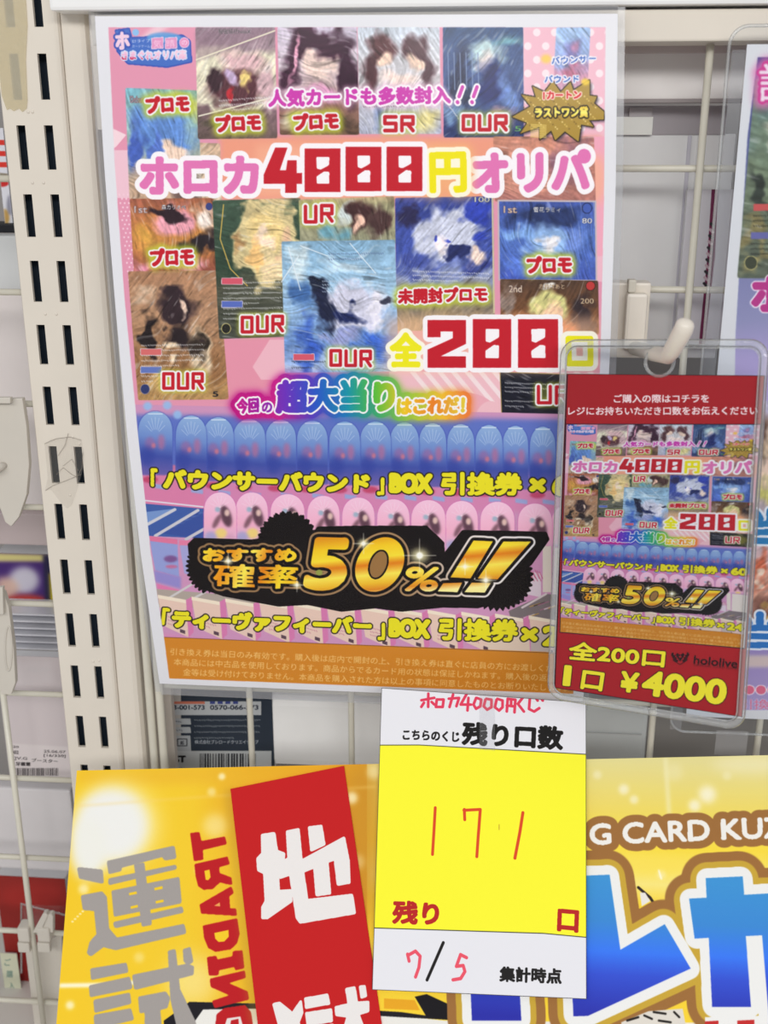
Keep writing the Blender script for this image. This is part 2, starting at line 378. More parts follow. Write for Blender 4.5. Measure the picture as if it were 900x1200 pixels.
# ------------------------------------------------------------------ where the printed sheets hang
_Ly = ([19, 200, 350, 500, 650, 801, 860], [111, 122.5, 134.5, 148, 165, 187, 196])
_Ry = ([16, 220, 398, 575, 700, 760, 822, 880], [724, 721.5, 715.5, 707, 696, 690, 683, 676])
def _li(y, T): return np.interp(y, T[0], T[1])
ZR = 1.21                                        # the sheet's foot is this much farther from the lens than its head
def poster_uv(px, py):
    px = np.asarray(px, float); py = np.asarray(py, float); u = (px - 120) / 600
    for _ in range(3):
        yt = 19 - 3 * u; yb = 801 + 21 * u; s = (py - yt) / (yb - yt)
        l = _li(py - 3 * (1 - s) * 0, _Ly); r = _li(py, _Ry); u = (px - l) / (r - l)
    return u, s / (s + (1 - s) * ZR)
def poster_px(u, v):
    s = v * ZR / (v * ZR + 1 - v); y = (19 - 3 * u) * (1 - s) + (801 + 21 * u) * s
    l = _li(y, _Ly); r = _li(y, _Ry); return l + (r - l) * u, y
def poster_pt(u, v, off=0.0):
    x, y = poster_px(u, v); return P(x, y, -0.0145 - 0.017 * math.sin(math.pi * min(max(v, 0), 1)) - 0.0087 * (u - .5) - off)

WHITE = (226, 226, 232)
RED = (196, 30, 46)
PW, PH = 1060, 1500
cv = Canvas(PW, PH, lambda x, y: (poster_uv(x, y)[0] * PW, poster_uv(x, y)[1] * PH), 1.74, WHITE)
PRINT_Q = [(127, 32), (709.5, 32), (671.5, 812), (198.5, 795)]
cv.poly([(127, 32), (135, 200), (146, 350), (161, 500), (177, 650), (192, 745), (198.5, 795), (671.5, 813), (678, 760), (692, 640), (699, 560), (704, 400), (708, 200), (709.5, 32)], (226, 152, 178))
_m = cv.mp(PRINT_Q); _clip = cv.polymask(cv.mp([(127, 32), (135, 200), (146, 350), (161, 500), (177, 650), (192, 745), (198.5, 795), (671.5, 813), (678, 760), (692, 640), (699, 560), (704, 400), (708, 200), (709.5, 32)]), (0, 0, PW, PH))
cv.clip = _clip
# pink ground: paler right, arrows, dots, stripes
cv.poly([(590, 30), (715, 30), (715, 330), (590, 330)], (238, 186, 202))
for j in range(9):
    for i in range(7): cv.ell(608 + i * 21 + (j % 2) * 10.5, 38 + j * 16, 4.4, 4.6, (246, 226, 232))
cv.poly([(186, 26), (204, 26), (176, 48), (160, 48)], (240, 208, 218), .8, 2)
cv.poly([(131, 150), (148, 158), (136, 172), (132, 175)], (244, 214, 222)); cv.poly([(133, 176), (152, 176), (152, 232), (136, 232)], (238, 196, 210))
for j in range(26):
    for i in range(4): cv.ell(140 + i * 5 + (j % 2) * 2.5 + j * .55, 228 + j * 5, 1.1, 1.2, (246, 206, 220))
cv.poly([(258, 398), (335, 398), (338, 445), (262, 470), (258, 470)], (229, 150, 172)); cv.poly([(296, 430), (316, 398), (336, 398), (336, 445), (306, 445)], (238, 184, 198))
cv.poly([(456, 435), (704, 437), (700, 500), (456, 500)], (238, 190, 200))
for i in range(15): cv.poly([(480 + i * 16, 436), (487 + i * 16, 436), (540 + i * 16, 500), (533 + i * 16, 500)], (244, 222, 226))
cv.ell(545, 500, 45, 40, (234, 172, 186)); cv.ell(575, 500, 20, 30, (238, 190, 200))
for x0 in (258,): cv.poly([(x0, 160), (705, 160), (705, 235), (x0, 235)], (238, 158, 132), 1, 3)
cv.poly([(690, 160), (710, 160), (708, 300), (696, 300)], (240, 170, 190)); cv.ell(698, 210, 12, 30, (245, 180, 140), .7, 5)
SK = (246, 216, 196)
def C(tl, tr, bl, stops, blobs, seed, **k): cv.art([tl, tr, bl], stops, blobs, seed, **k)
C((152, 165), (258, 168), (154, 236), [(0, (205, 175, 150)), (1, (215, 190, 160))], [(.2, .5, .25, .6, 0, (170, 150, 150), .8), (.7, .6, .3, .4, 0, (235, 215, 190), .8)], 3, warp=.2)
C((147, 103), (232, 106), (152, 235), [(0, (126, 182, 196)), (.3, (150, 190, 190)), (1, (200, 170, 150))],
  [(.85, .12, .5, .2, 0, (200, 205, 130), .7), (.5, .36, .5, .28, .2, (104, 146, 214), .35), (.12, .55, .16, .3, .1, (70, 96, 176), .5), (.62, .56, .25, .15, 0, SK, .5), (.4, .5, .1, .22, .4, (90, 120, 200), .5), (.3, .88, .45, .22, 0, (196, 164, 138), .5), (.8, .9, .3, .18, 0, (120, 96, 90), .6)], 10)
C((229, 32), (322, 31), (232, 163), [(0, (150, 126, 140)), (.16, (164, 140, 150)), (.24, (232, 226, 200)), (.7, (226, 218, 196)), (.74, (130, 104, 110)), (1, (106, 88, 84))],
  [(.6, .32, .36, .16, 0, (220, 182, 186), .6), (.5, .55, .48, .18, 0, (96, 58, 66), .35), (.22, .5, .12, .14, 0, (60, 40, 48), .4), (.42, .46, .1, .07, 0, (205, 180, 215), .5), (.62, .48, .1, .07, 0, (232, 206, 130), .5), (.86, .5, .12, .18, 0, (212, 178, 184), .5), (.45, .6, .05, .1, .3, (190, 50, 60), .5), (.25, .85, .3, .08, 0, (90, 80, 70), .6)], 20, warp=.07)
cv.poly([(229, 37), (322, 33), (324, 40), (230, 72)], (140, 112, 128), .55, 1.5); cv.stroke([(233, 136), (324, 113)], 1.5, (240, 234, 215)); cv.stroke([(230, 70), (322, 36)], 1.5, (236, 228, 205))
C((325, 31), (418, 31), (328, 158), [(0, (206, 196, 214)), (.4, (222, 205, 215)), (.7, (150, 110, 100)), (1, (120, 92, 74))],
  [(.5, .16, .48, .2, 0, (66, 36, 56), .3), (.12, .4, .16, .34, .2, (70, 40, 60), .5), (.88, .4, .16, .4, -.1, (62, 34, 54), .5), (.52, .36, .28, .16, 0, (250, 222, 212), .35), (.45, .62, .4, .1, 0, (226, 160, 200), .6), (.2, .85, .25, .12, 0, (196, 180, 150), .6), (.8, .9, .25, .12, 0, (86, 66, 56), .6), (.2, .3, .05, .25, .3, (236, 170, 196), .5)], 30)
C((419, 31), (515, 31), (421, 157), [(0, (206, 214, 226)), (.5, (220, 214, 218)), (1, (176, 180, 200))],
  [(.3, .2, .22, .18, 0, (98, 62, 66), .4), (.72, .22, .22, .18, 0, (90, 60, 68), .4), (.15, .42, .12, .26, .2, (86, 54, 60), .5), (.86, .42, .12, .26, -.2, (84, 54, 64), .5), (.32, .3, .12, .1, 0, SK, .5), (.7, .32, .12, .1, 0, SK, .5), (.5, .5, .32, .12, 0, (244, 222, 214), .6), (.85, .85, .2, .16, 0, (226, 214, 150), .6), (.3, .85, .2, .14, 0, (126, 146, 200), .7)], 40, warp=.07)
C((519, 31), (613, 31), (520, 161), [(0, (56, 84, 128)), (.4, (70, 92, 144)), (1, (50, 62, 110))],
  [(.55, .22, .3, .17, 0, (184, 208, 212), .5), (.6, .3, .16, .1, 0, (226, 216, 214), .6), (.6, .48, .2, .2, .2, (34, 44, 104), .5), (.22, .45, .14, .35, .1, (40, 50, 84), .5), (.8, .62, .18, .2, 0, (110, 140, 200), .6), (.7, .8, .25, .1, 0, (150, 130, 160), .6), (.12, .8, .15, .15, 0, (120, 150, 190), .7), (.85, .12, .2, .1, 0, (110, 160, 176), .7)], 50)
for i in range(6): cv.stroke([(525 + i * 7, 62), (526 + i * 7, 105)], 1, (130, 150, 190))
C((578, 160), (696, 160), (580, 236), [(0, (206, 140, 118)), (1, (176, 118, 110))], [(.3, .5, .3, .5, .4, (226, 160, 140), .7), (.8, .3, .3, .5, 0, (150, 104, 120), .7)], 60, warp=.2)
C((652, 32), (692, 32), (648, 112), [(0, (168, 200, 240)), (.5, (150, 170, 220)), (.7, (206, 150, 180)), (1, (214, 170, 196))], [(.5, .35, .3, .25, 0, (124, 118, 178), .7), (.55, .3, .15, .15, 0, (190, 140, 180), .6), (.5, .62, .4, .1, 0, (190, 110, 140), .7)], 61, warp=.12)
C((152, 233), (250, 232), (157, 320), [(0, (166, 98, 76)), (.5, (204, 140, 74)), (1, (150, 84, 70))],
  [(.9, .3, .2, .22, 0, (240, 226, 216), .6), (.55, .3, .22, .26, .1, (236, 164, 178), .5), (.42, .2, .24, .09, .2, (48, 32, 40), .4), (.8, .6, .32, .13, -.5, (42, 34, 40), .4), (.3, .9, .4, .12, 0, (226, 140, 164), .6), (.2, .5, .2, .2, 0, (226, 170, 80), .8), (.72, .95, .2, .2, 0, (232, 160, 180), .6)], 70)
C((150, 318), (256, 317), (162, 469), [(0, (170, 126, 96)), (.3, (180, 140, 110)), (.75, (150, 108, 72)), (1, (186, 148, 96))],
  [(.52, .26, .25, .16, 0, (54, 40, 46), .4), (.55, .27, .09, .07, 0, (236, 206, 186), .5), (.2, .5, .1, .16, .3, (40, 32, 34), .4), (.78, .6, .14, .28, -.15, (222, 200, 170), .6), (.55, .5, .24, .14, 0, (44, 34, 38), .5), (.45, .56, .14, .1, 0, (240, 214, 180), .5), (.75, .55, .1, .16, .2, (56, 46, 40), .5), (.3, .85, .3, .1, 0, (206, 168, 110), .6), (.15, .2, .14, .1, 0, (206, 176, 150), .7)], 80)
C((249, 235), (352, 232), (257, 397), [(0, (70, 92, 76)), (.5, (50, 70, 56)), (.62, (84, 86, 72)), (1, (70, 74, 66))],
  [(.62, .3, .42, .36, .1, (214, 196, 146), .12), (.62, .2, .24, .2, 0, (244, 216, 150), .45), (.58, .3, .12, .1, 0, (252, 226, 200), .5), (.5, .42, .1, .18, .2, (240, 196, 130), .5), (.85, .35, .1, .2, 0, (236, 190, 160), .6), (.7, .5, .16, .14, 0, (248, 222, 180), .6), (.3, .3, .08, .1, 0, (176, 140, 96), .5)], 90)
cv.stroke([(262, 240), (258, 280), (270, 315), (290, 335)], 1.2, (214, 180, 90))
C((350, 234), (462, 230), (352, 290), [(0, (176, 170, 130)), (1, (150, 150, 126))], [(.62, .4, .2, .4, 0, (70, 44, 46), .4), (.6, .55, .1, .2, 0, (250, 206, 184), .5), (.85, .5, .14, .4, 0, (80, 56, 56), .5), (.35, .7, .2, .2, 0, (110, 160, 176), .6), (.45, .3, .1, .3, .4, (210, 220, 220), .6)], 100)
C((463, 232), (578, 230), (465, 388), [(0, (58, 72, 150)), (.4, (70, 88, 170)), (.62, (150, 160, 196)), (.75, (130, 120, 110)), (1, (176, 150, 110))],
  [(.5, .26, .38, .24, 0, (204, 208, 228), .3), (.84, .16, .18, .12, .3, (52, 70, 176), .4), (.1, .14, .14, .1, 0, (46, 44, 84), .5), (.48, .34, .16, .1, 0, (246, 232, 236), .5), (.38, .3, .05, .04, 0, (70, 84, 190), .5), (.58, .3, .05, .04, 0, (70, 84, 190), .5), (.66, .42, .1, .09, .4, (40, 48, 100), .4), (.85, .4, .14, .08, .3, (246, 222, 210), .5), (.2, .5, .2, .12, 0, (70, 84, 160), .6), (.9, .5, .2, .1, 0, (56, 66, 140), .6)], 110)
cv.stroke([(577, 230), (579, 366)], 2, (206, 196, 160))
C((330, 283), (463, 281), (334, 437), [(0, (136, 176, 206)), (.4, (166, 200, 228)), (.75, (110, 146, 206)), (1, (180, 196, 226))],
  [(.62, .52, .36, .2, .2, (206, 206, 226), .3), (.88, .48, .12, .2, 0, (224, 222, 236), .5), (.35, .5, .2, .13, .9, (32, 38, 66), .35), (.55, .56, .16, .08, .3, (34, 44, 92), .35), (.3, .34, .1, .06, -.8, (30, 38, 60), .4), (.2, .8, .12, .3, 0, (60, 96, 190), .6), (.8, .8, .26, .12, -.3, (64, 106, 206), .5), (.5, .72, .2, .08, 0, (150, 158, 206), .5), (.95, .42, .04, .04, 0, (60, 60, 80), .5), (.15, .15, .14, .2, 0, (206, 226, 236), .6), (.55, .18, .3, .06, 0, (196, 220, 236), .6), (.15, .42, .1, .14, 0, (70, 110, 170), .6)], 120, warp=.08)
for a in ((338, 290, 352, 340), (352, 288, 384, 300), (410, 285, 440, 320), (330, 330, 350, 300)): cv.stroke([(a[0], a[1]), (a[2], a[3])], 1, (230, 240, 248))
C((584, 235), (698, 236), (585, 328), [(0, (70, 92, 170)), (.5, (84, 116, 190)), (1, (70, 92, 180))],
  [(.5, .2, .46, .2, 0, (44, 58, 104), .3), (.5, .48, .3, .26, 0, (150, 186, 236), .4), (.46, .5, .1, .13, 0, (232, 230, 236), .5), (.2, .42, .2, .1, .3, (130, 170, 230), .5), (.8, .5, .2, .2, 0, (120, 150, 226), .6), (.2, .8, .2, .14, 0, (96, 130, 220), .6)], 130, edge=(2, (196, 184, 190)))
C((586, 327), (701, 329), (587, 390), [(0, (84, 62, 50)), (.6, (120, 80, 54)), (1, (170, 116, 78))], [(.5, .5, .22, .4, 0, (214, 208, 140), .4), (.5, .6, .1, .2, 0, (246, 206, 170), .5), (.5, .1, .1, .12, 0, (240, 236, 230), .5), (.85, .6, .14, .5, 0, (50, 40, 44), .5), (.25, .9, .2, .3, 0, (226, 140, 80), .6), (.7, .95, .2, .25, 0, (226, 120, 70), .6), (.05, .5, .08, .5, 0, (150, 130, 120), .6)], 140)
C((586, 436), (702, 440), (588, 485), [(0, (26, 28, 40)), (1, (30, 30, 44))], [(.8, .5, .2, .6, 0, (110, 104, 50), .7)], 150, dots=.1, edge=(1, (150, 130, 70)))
# small print on the cards
wt = (236, 236, 240); dk = (70, 66, 70)
for a in [((257, 118), (318, 114), 3, 6, wt), ((262, 332), (330, 331), 5, 6, wt), ((262, 362), (330, 361), 3, 6, wt), ((166, 405), (238, 404), 5, 6, wt), ((166, 435), (190, 435), 3, 6, wt), ((345, 139), (405, 139), 2, 5, dk), ((426, 117), (505, 116), 3, 4, dk), ((484, 318), (572, 321), 3, 5, wt), ((524, 122), (545, 150), 1, 5, wt), ((592, 449), (650, 451), 3, 5, wt), ((592, 470), (628, 471), 2, 6, wt), ((342, 424), (382, 424), 2, 7, (40, 40, 50)), ((385, 298), (450, 297), 2, 6, (90, 110, 150)), ((378, 330), (414, 330), 4, 4, (200, 216, 236))]:
    cv.lines(a[0], a[1], a[2], a[3], a[4], int(a[0][0]))
for x, y, c in ((260, 329, (214, 90, 110)), (260, 356, (90, 110, 190)), (165, 412, (214, 110, 110)), (165, 433, (100, 120, 190)), (344, 418, (214, 90, 110))): cv.poly([(x, y - 3), (x + 24, y - 3), (x + 24, y + 4), (x, y + 4)], c, .8, out=((1, (220, 210, 220)),))
cv.ell(265, 385, 5, 5.5, (40, 40, 36), out=((1, (220, 206, 130)),)); cv.ell(170, 456, 5, 5.5, (50, 60, 110), out=((1, (150, 140, 150)),)); cv.ell(688, 244, 5, 5.5, (70, 96, 180), out=((1.2, (40, 50, 90)),)); cv.ell(692, 335, 5, 5, (190, 60, 60), out=((1, (60, 30, 30)),)); cv.ell(245, 242, 4, 4.4, (60, 70, 130))
for s_, x, y, c in (('1st', 157, 245, (210, 190, 186)), ('1st', 590, 245, (216, 190, 170)), ('2nd', 596, 338, (226, 206, 180)), ('Debut', 152, 116, (176, 160, 170))): cv.text(s_, (x, y + 5), (x + 16, y + 5), 9, c, .5, out=((.8, (90, 70, 80)),))
for s_, x0, x1, y, c in (('森カリオペ', 189, 218, 243, wt), ('雪花ラミィ', 625, 657, 246, wt), ('赤井はあと', 631, 662, 336, (240, 200, 150)), ('秘密結社holoX', 256, 294, 37, dk), ('5', 249, 256, 462, (40, 36, 34)), ('5', 603, 611, 151, (110, 190, 110)), ('80', 682, 694, 259, wt), ('200', 680, 696, 353, (220, 190, 150)), ('100', 556, 574, 234, (220, 220, 200))):
    cv.text(s_, (x0, y + 3), (x1, y + 3), 6.5, c, .3, out=((.6, (60, 56, 66)) if c != dk else (.4, (210, 200, 205)),))
# row of box pictures -------------------------------------------------------------
cv.poly([(155, 474), (702, 486), (690, 640), (672, 768), (186, 752)], (206, 150, 190))
cv.poly([(155, 486), (700, 492), (696, 570), (168, 560)], (96, 116, 196), 1, 3); cv.poly([(155, 545), (240, 545), (240, 600), (160, 600)], (224, 124, 156), 1, 1)
cv.poly([(160, 552), (700, 552), (695, 600), (164, 600)], (214, 130, 176), .75, 3)
doms = [(182, 20, 482), (224, 18, 487), (256, 18, 489), (292, 19, 491), (329, 18, 492), (366, 18, 493), (404, 18, 494), (440, 18, 494), (474, 17, 495), (507, 16, 496), (540, 16, 497), (573, 16, 498), (604, 15, 499), (636, 15, 500), (668, 16, 500), (697, 14, 501)]
for k, (cx, rx, ty) in enumerate(doms[::-1]):
    pts = [(cx - rx, ty + 74)] + [(cx + rx * math.cos(a), ty + 26 - 26 * math.sin(a) ** .8) for a in np.linspace(math.pi, 0, 16)] + [(cx + rx, ty + 74)]
    cv.poly(pts, cv.grad((cx, ty), (cx, ty + 74), [(0, (148, 180, 222)), (.4, (112, 142, 206)), (.7, (66, 82, 168)), (1, (110, 98, 172))]), glow=((1.2, (70, 90, 180), .5),))
    cv.ell(cx - 6, ty + 38, 6, 8, (146, 110, 168), .8, 2); cv.ell(cx + 7, ty + 36, 4, 9, (176, 112, 156), .8, 2); cv.ell(cx - 9, ty + 52, 8, 12, (54, 70, 160), .7, 3); cv.ell(cx - 2, ty + 40, 2.5, 3, (206, 120, 140), .8, 1)
    for q in range(7):
        a = math.radians(-150 + q * 20); cv.stroke([(cx + 5 * math.cos(a), ty + 26 + 5 * math.sin(a)), (cx + 13 * math.cos(a), ty + 26 + 19 * math.sin(a))], .6, (206, 224, 244), alpha=.7)
    cv.stroke([(cx - 8, ty + 3), (cx + 8, ty + 3)], 1.6, (214, 230, 246), alpha=.8)
    cv.ell(cx - 6, ty + 80, 9, 4, (190, 60, 96), .8, 1.2); cv.poly([(cx, ty + 85), (cx + 14, ty + 87), (cx + 14, ty + 92), (cx, ty + 90)], (150, 170, 220), .9, .6)
for x, y in ((173, 476), (196, 475), (208, 486)): cv.ell(x, y, 5, 5, (150, 190, 236), .9, 1.2)
# boxes standing at the left, open trays between
def qd(a, c, **k): cv.poly(a, c, **k)
qd([(167, 590), (260, 598), (262, 632), (174, 628)], (66, 96, 168)); qd([(171, 600), (205, 596), (173, 616)], (120, 150, 206)); qd([(182, 624), (232, 600), (248, 604), (240, 632)], (60, 84, 160))
for i in range(14): cv.stroke([(185 + i * 4, 626 - i * 2), (200 + i * 4, 620 - i * 2)], 1, (40, 60, 130) if i % 2 else (110, 140, 206), alpha=.7)
cv.stroke([(165, 586), (238, 594)], 2, (226, 222, 236)); cv.stroke([(172, 615), (205, 597)], 4, (206, 206, 216)); cv.stroke([(182, 628), (232, 598)], 4, (204, 202, 212)); cv.stroke([(218, 632), (246, 616)], 4, (200, 196, 208))
qd([(175, 628), (208, 632), (210, 676), (182, 668)], (150, 160, 216)); qd([(175, 628), (208, 632), (208, 638), (176, 634)], (222, 120, 160)); qd([(210, 633), (240, 634), (250, 680), (216, 672)], (166, 166, 216)); qd([(210, 633), (240, 634), (240, 640), (210, 639)], (226, 128, 166))
cv.ell(200, 655, 8, 4, (120, 70, 130), .8, 1.2); cv.ell(201, 664, 7, 2, (206, 100, 140), .8, 1)
cv.poly([(180, 668), (212, 676), (212, 690), (182, 682)], (150, 140, 206), 1, 1.5); qd([(184, 684), (212, 692), (196, 702), (186, 702)], (222, 126, 176))
# second row of pink arched boxes
pd = [(258, 19, 577), (295, 19, 577), (337, 20, 579), (379, 19, 581), (420, 19, 583), (461, 19, 585), (502, 20, 586), (541, 19, 587), (583, 20, 588), (627, 20, 590), (664, 18, 592), (695, 16, 594)]
for cx, rx, ty in pd[::-1]:
    pts = [(cx - rx, ty + 72)] + [(cx + rx * math.cos(a), ty + 24 - 24 * math.sin(a) ** .8) for a in np.linspace(math.pi, 0, 16)] + [(cx + rx, ty + 72)]
    cv.poly(pts, cv.grad((cx, ty), (cx, ty + 72), [(0, (244, 200, 226)), (.5, (242, 178, 206)), (1, (206, 176, 210))]), glow=((1, (210, 110, 180), .6),))
    cv.ell(cx + 7, ty + 28, 6, 13, (72, 46, 60), .85, 1.6, rot=-.3); cv.ell(cx + 8, ty + 24, 3, 4, (240, 206, 196), .9, 1); cv.ell(cx - 4, ty + 34, 3, 9, (86, 56, 66), .7, 1.4, rot=.5); cv.ell(cx - 3, ty + 20, 3, 3, (140, 180, 200), .8, 1)
    cv.ell(cx + 1, ty + 48, 7, 6, (240, 214, 120), .9, 1.6); cv.ell(cx - 11, ty + 52, 7, 6, (150, 160, 210), .7, 2); cv.ell(cx + 12, ty + 54, 5, 6, (214, 160, 190), .7, 2)
    for q in range(6):
        a = math.radians(-160 + q * 26); cv.stroke([(cx, ty + 18), (cx + 12 * math.cos(a), ty + 18 + 14 * math.sin(a))], .6, (250, 226, 240), alpha=.6)
# lower right: open tray and cream boxes
qd([(600, 640), (700, 640), (680, 720), (590, 720)], (206, 150, 190)); qd([(610, 668), (634, 672), (634, 700), (606, 694)], (222, 206, 220)); qd([(636, 640), (646, 640), (646, 694), (636, 694)], (224, 214, 206)); qd([(650, 642), (690, 644), (686, 700), (648, 696)], (226, 216, 210))
for i in range(9): cv.stroke([(612 + i * 2.5, 668 + (i % 3)), (620 + i * 2, 678 + (i % 2) * 3)], 1, (190, 80, 120), alpha=.8)
qd([(596, 716), (640, 696), (690, 700), (684, 728), (600, 730)], (126, 116, 120)); cv.stroke([(612, 712), (640, 696)], 3, (214, 200, 206))
for i in range(16): cv.stroke([(604 + (i * 29) % 70, 708 + (i * 7) % 18), (616 + (i * 29) % 70, 704 + (i * 7) % 18)], 1.6, [(60, 50, 54), (170, 110, 140), (226, 220, 226), (190, 150, 80)][i % 4], alpha=.8)
qd([(182, 690), (300, 700), (300, 712), (184, 712)], (176, 164, 156)); cv.stroke([(196, 702), (226, 684)], 3, (206, 202, 204)); cv.stroke([(222, 704), (240, 694)], 3, (206, 202, 204))
bx = [185 + 39.5 * i for i in range(13)]
for i, x in enumerate(bx):
    y = 697 + i * 2.2; c = (230, 200, 186)
    qd([(x, y), (x + 33, y + 6), (x + 36, y + 50), (x + 6, y + 36)], c); qd([(x, y), (x + 33, y + 6), (x + 33, y + 10), (x, y + 4)], (240, 226, 206)); qd([(x + 33, y + 6), (x + 40, y + 2), (x + 42, y + 44), (x + 36, y + 50)], (214, 126, 176))
    cv.lines((x + 12, y + 26), (x + 28, y + 30), 3, 4, (190, 110, 140), 500 + i); cv.poly([(x + 26, y + 40), (x + 32, y + 42), (x + 32, y + 46), (x + 26, y + 44)], (60, 40, 60), .8)
qd([(570, 735), (620, 745), (622, 775), (572, 762)], (226, 204, 186)); qd([(622, 745), (645, 738), (645, 765), (622, 778)], (196, 180, 176)); qd([(646, 738), (684, 740), (680, 775), (648, 765)], (226, 196, 190))
cv.poly([(186, 752), (186, 742), (680, 800), (672, 820), (190, 800)], (224, 134, 184), .5, 2)
# orange foot
qd([(191.7, 746.7), (640, 764), (684, 769), (676, 816), (198.5, 797)], (212, 136, 44)); cv.stroke([(191.7, 746.7), (640, 765), (684, 769)], .9, (120, 80, 50))
fc = (240, 196, 120)
cv.text('引き換え券は当日のみ有効です。購入後は店内で開封の上、引き換え券は直ぐに店員の方にお渡しください。', (199, 768), (672, 789), 9, fc, .35)
cv.text('本商品には中古品を使用しております。商品からでるカード用の状態は保証しかねます。購入後の返品・返', (203, 780), (670, 800), 9, fc, .35)
cv.text('金等は受け付けておりません。本商品を購入された方は以上の事項に同意したものとお断りいたします。', (214, 792), (664, 811), 9, fc, .35)
# lettering on the cards
YG = (196, 206, 60)
def lab(st, x0, x1, yb0, yb1, h, b=1.6): cv.text(st, (x0, yb0), (x1, yb1), h, RED, b, out=((2.2, (240, 240, 240)),), glow=((5.5, YG, .75),))
def boxy(st, x0, x1, yb0, yb1, h):
    n = len(st); w = (x1 - x0) / (n + .18 * (n - 1)); G = {'O': [[(0, 0), (1, 0), (1, 1), (0, 1), (0, 0)]], 'U': [[(0, 1), (0, 0), (1, 0), (1, 1)]], 'R': [[(0, 0), (0, 1), (1, 1), (1, .48), (0, .48)], [(.5, .48), (1, 0)]], 'S': [[(1, 1), (0, 1), (0, .52), (1, .52), (1, 0), (0, 0)]]}
    for pas in (0, 1, 2):
        for i, ch in enumerate(st):
            for L in G[ch]:
                pts = [(x0 + 2 + (i * 1.18) * w + a * (w - 4), yb0 + (yb1 - yb0) * (i / n) - 2 - c * (h - 4)) for a, c in L]
                if pas == 0: cv.stroke(pts, 11, YG, blur=2.6, alpha=.7)
                elif pas == 1: cv.stroke(pts, 8.6, (240, 240, 240))
                else: cv.stroke(pts, 4.2, RED)
lab('プロモ', 171, 223, 134, 131, 21); lab('プロモ', 253, 307, 156, 153, 21); lab('プロモ', 344, 398, 154, 151, 21)
boxy('SR', 449, 486, 155, 155, 20); boxy('OUR', 541, 595, 154, 154, 20); lab('プロモ', 176, 228, 313, 311, 22); boxy('OUR', 190, 239, 457, 457, 21)
boxy('UR', 356, 391, 262, 260, 22); boxy('OUR', 282, 333, 391, 389, 21); boxy('OUR', 386, 436, 430, 431, 21); lab('プロモ', 617, 671, 321, 320, 21); lab('未開封プロモ', 466, 572, 357, 354, 19, 1.3); boxy('UR', 629, 668, 474, 475, 23)
# headline
cv.text('人気カードも多数封入', (314, 126), (529, 122), 22, (206, 64, 176), 1.35, out=((2.3, (246, 240, 246)),), glow=((4, (240, 190, 220), .5),))
for x in (534, 551):
    for o_ in (8.4, 4): cv.stroke([(x + 8, 102), (x + 4, 113)], o_, (246, 240, 246) if o_ > 5 else (206, 64, 176)); cv.stroke([(x + 2, 119.5), (x + 2.4, 120)], o_, (246, 240, 246) if o_ > 5 else (206, 64, 176))
PK = (226, 120, 182); W6 = (248, 244, 248)
cv.poly([(300, 170), (500, 168), (500, 230), (300, 230)], (246, 180, 150), .7, 5)
cv.text('ホロカ', (163, 229), (304, 228), 46, PK, 3.2, out=((6, W6),)); cv.text('オリパ', (553, 228), (694, 224), 50, PK, 3.0, out=((6, W6),))
cv.text('円', (503, 227), (548, 226), 49, (240, 228, 20), 2.6, out=((5.5, (252, 246, 220)),), glow=((9, (246, 190, 120), .5),))
def block(ch, x0, y0, x1, y1, col, out=None):
    w, h = x1 - x0, y1 - y0; q = lambda L: [(x0 + a * w, y0 + b * h) for a, b in L]
    outer = {'0': [(0, 0), (1, 0), (1, 1), (0, 1)], '4': [(.3, 0), (.62, 0), (.42, .5), (.58, .5), (.62, .28), (.86, .28), (.86, .56), (1, .56), (1, .8), (.86, .8), (.86, 1), (.56, 1), (.56, .8), (0, .8), (0, .6)],
             '2': [(0, 0), (1, 0), (1, .5), (.34, .76), (1, .76), (1, 1), (0, 1), (0, .62), (.66, .38), (.66, .24), (.34, .24), (.34, .36), (0, .36)]}[ch]
    if out: cv.poly(q(outer), out[1], out=((out[0], out[1]),)); return
    cv.poly(q(outer), col)
    if ch == '0':
        cv.poly(q([(.36, .22), (.66, .22), (.66, .36), (.44, .46), (.36, .44)]), W6, out=((1.5, W6),)); cv.poly(q([(.36, .78), (.66, .78), (.66, .56), (.56, .55), (.36, .66)]), W6, out=((1.5, W6),))
digs = [('4', 309, 173, 354, 226), ('0', 357, 174, 399, 225), ('0', 405, 172, 447, 224), ('0', 453, 172, 495, 224)]
for d in digs: block(*d, RED, out=(6, W6))
for d in digs: block(*d, RED)
cv.poly([(452, 372), (702, 372), (702, 436), (452, 436)], (246, 196, 160), .6, 6)
cv.text('全', (456, 431), (495, 431), 42, (238, 232, 30), 2.6, out=((5.5, (250, 246, 230)),)); digs = [('2', 501, 375, 546, 431), ('0', 554, 374, 599, 431), ('0', 607, 374, 654, 431)]
for d in digs: block(*d, RED, out=(6, W6))
for d in digs: block(*d, RED)
cv.stroke([(666, 397), (692, 397), (692, 426), (667, 426)], 7, (238, 232, 30), closed=True, out=((6, (250, 246, 230)),)); cv.stroke([(666, 397), (692, 397), (692, 426), (667, 426)], 7, (238, 232, 30), closed=True)
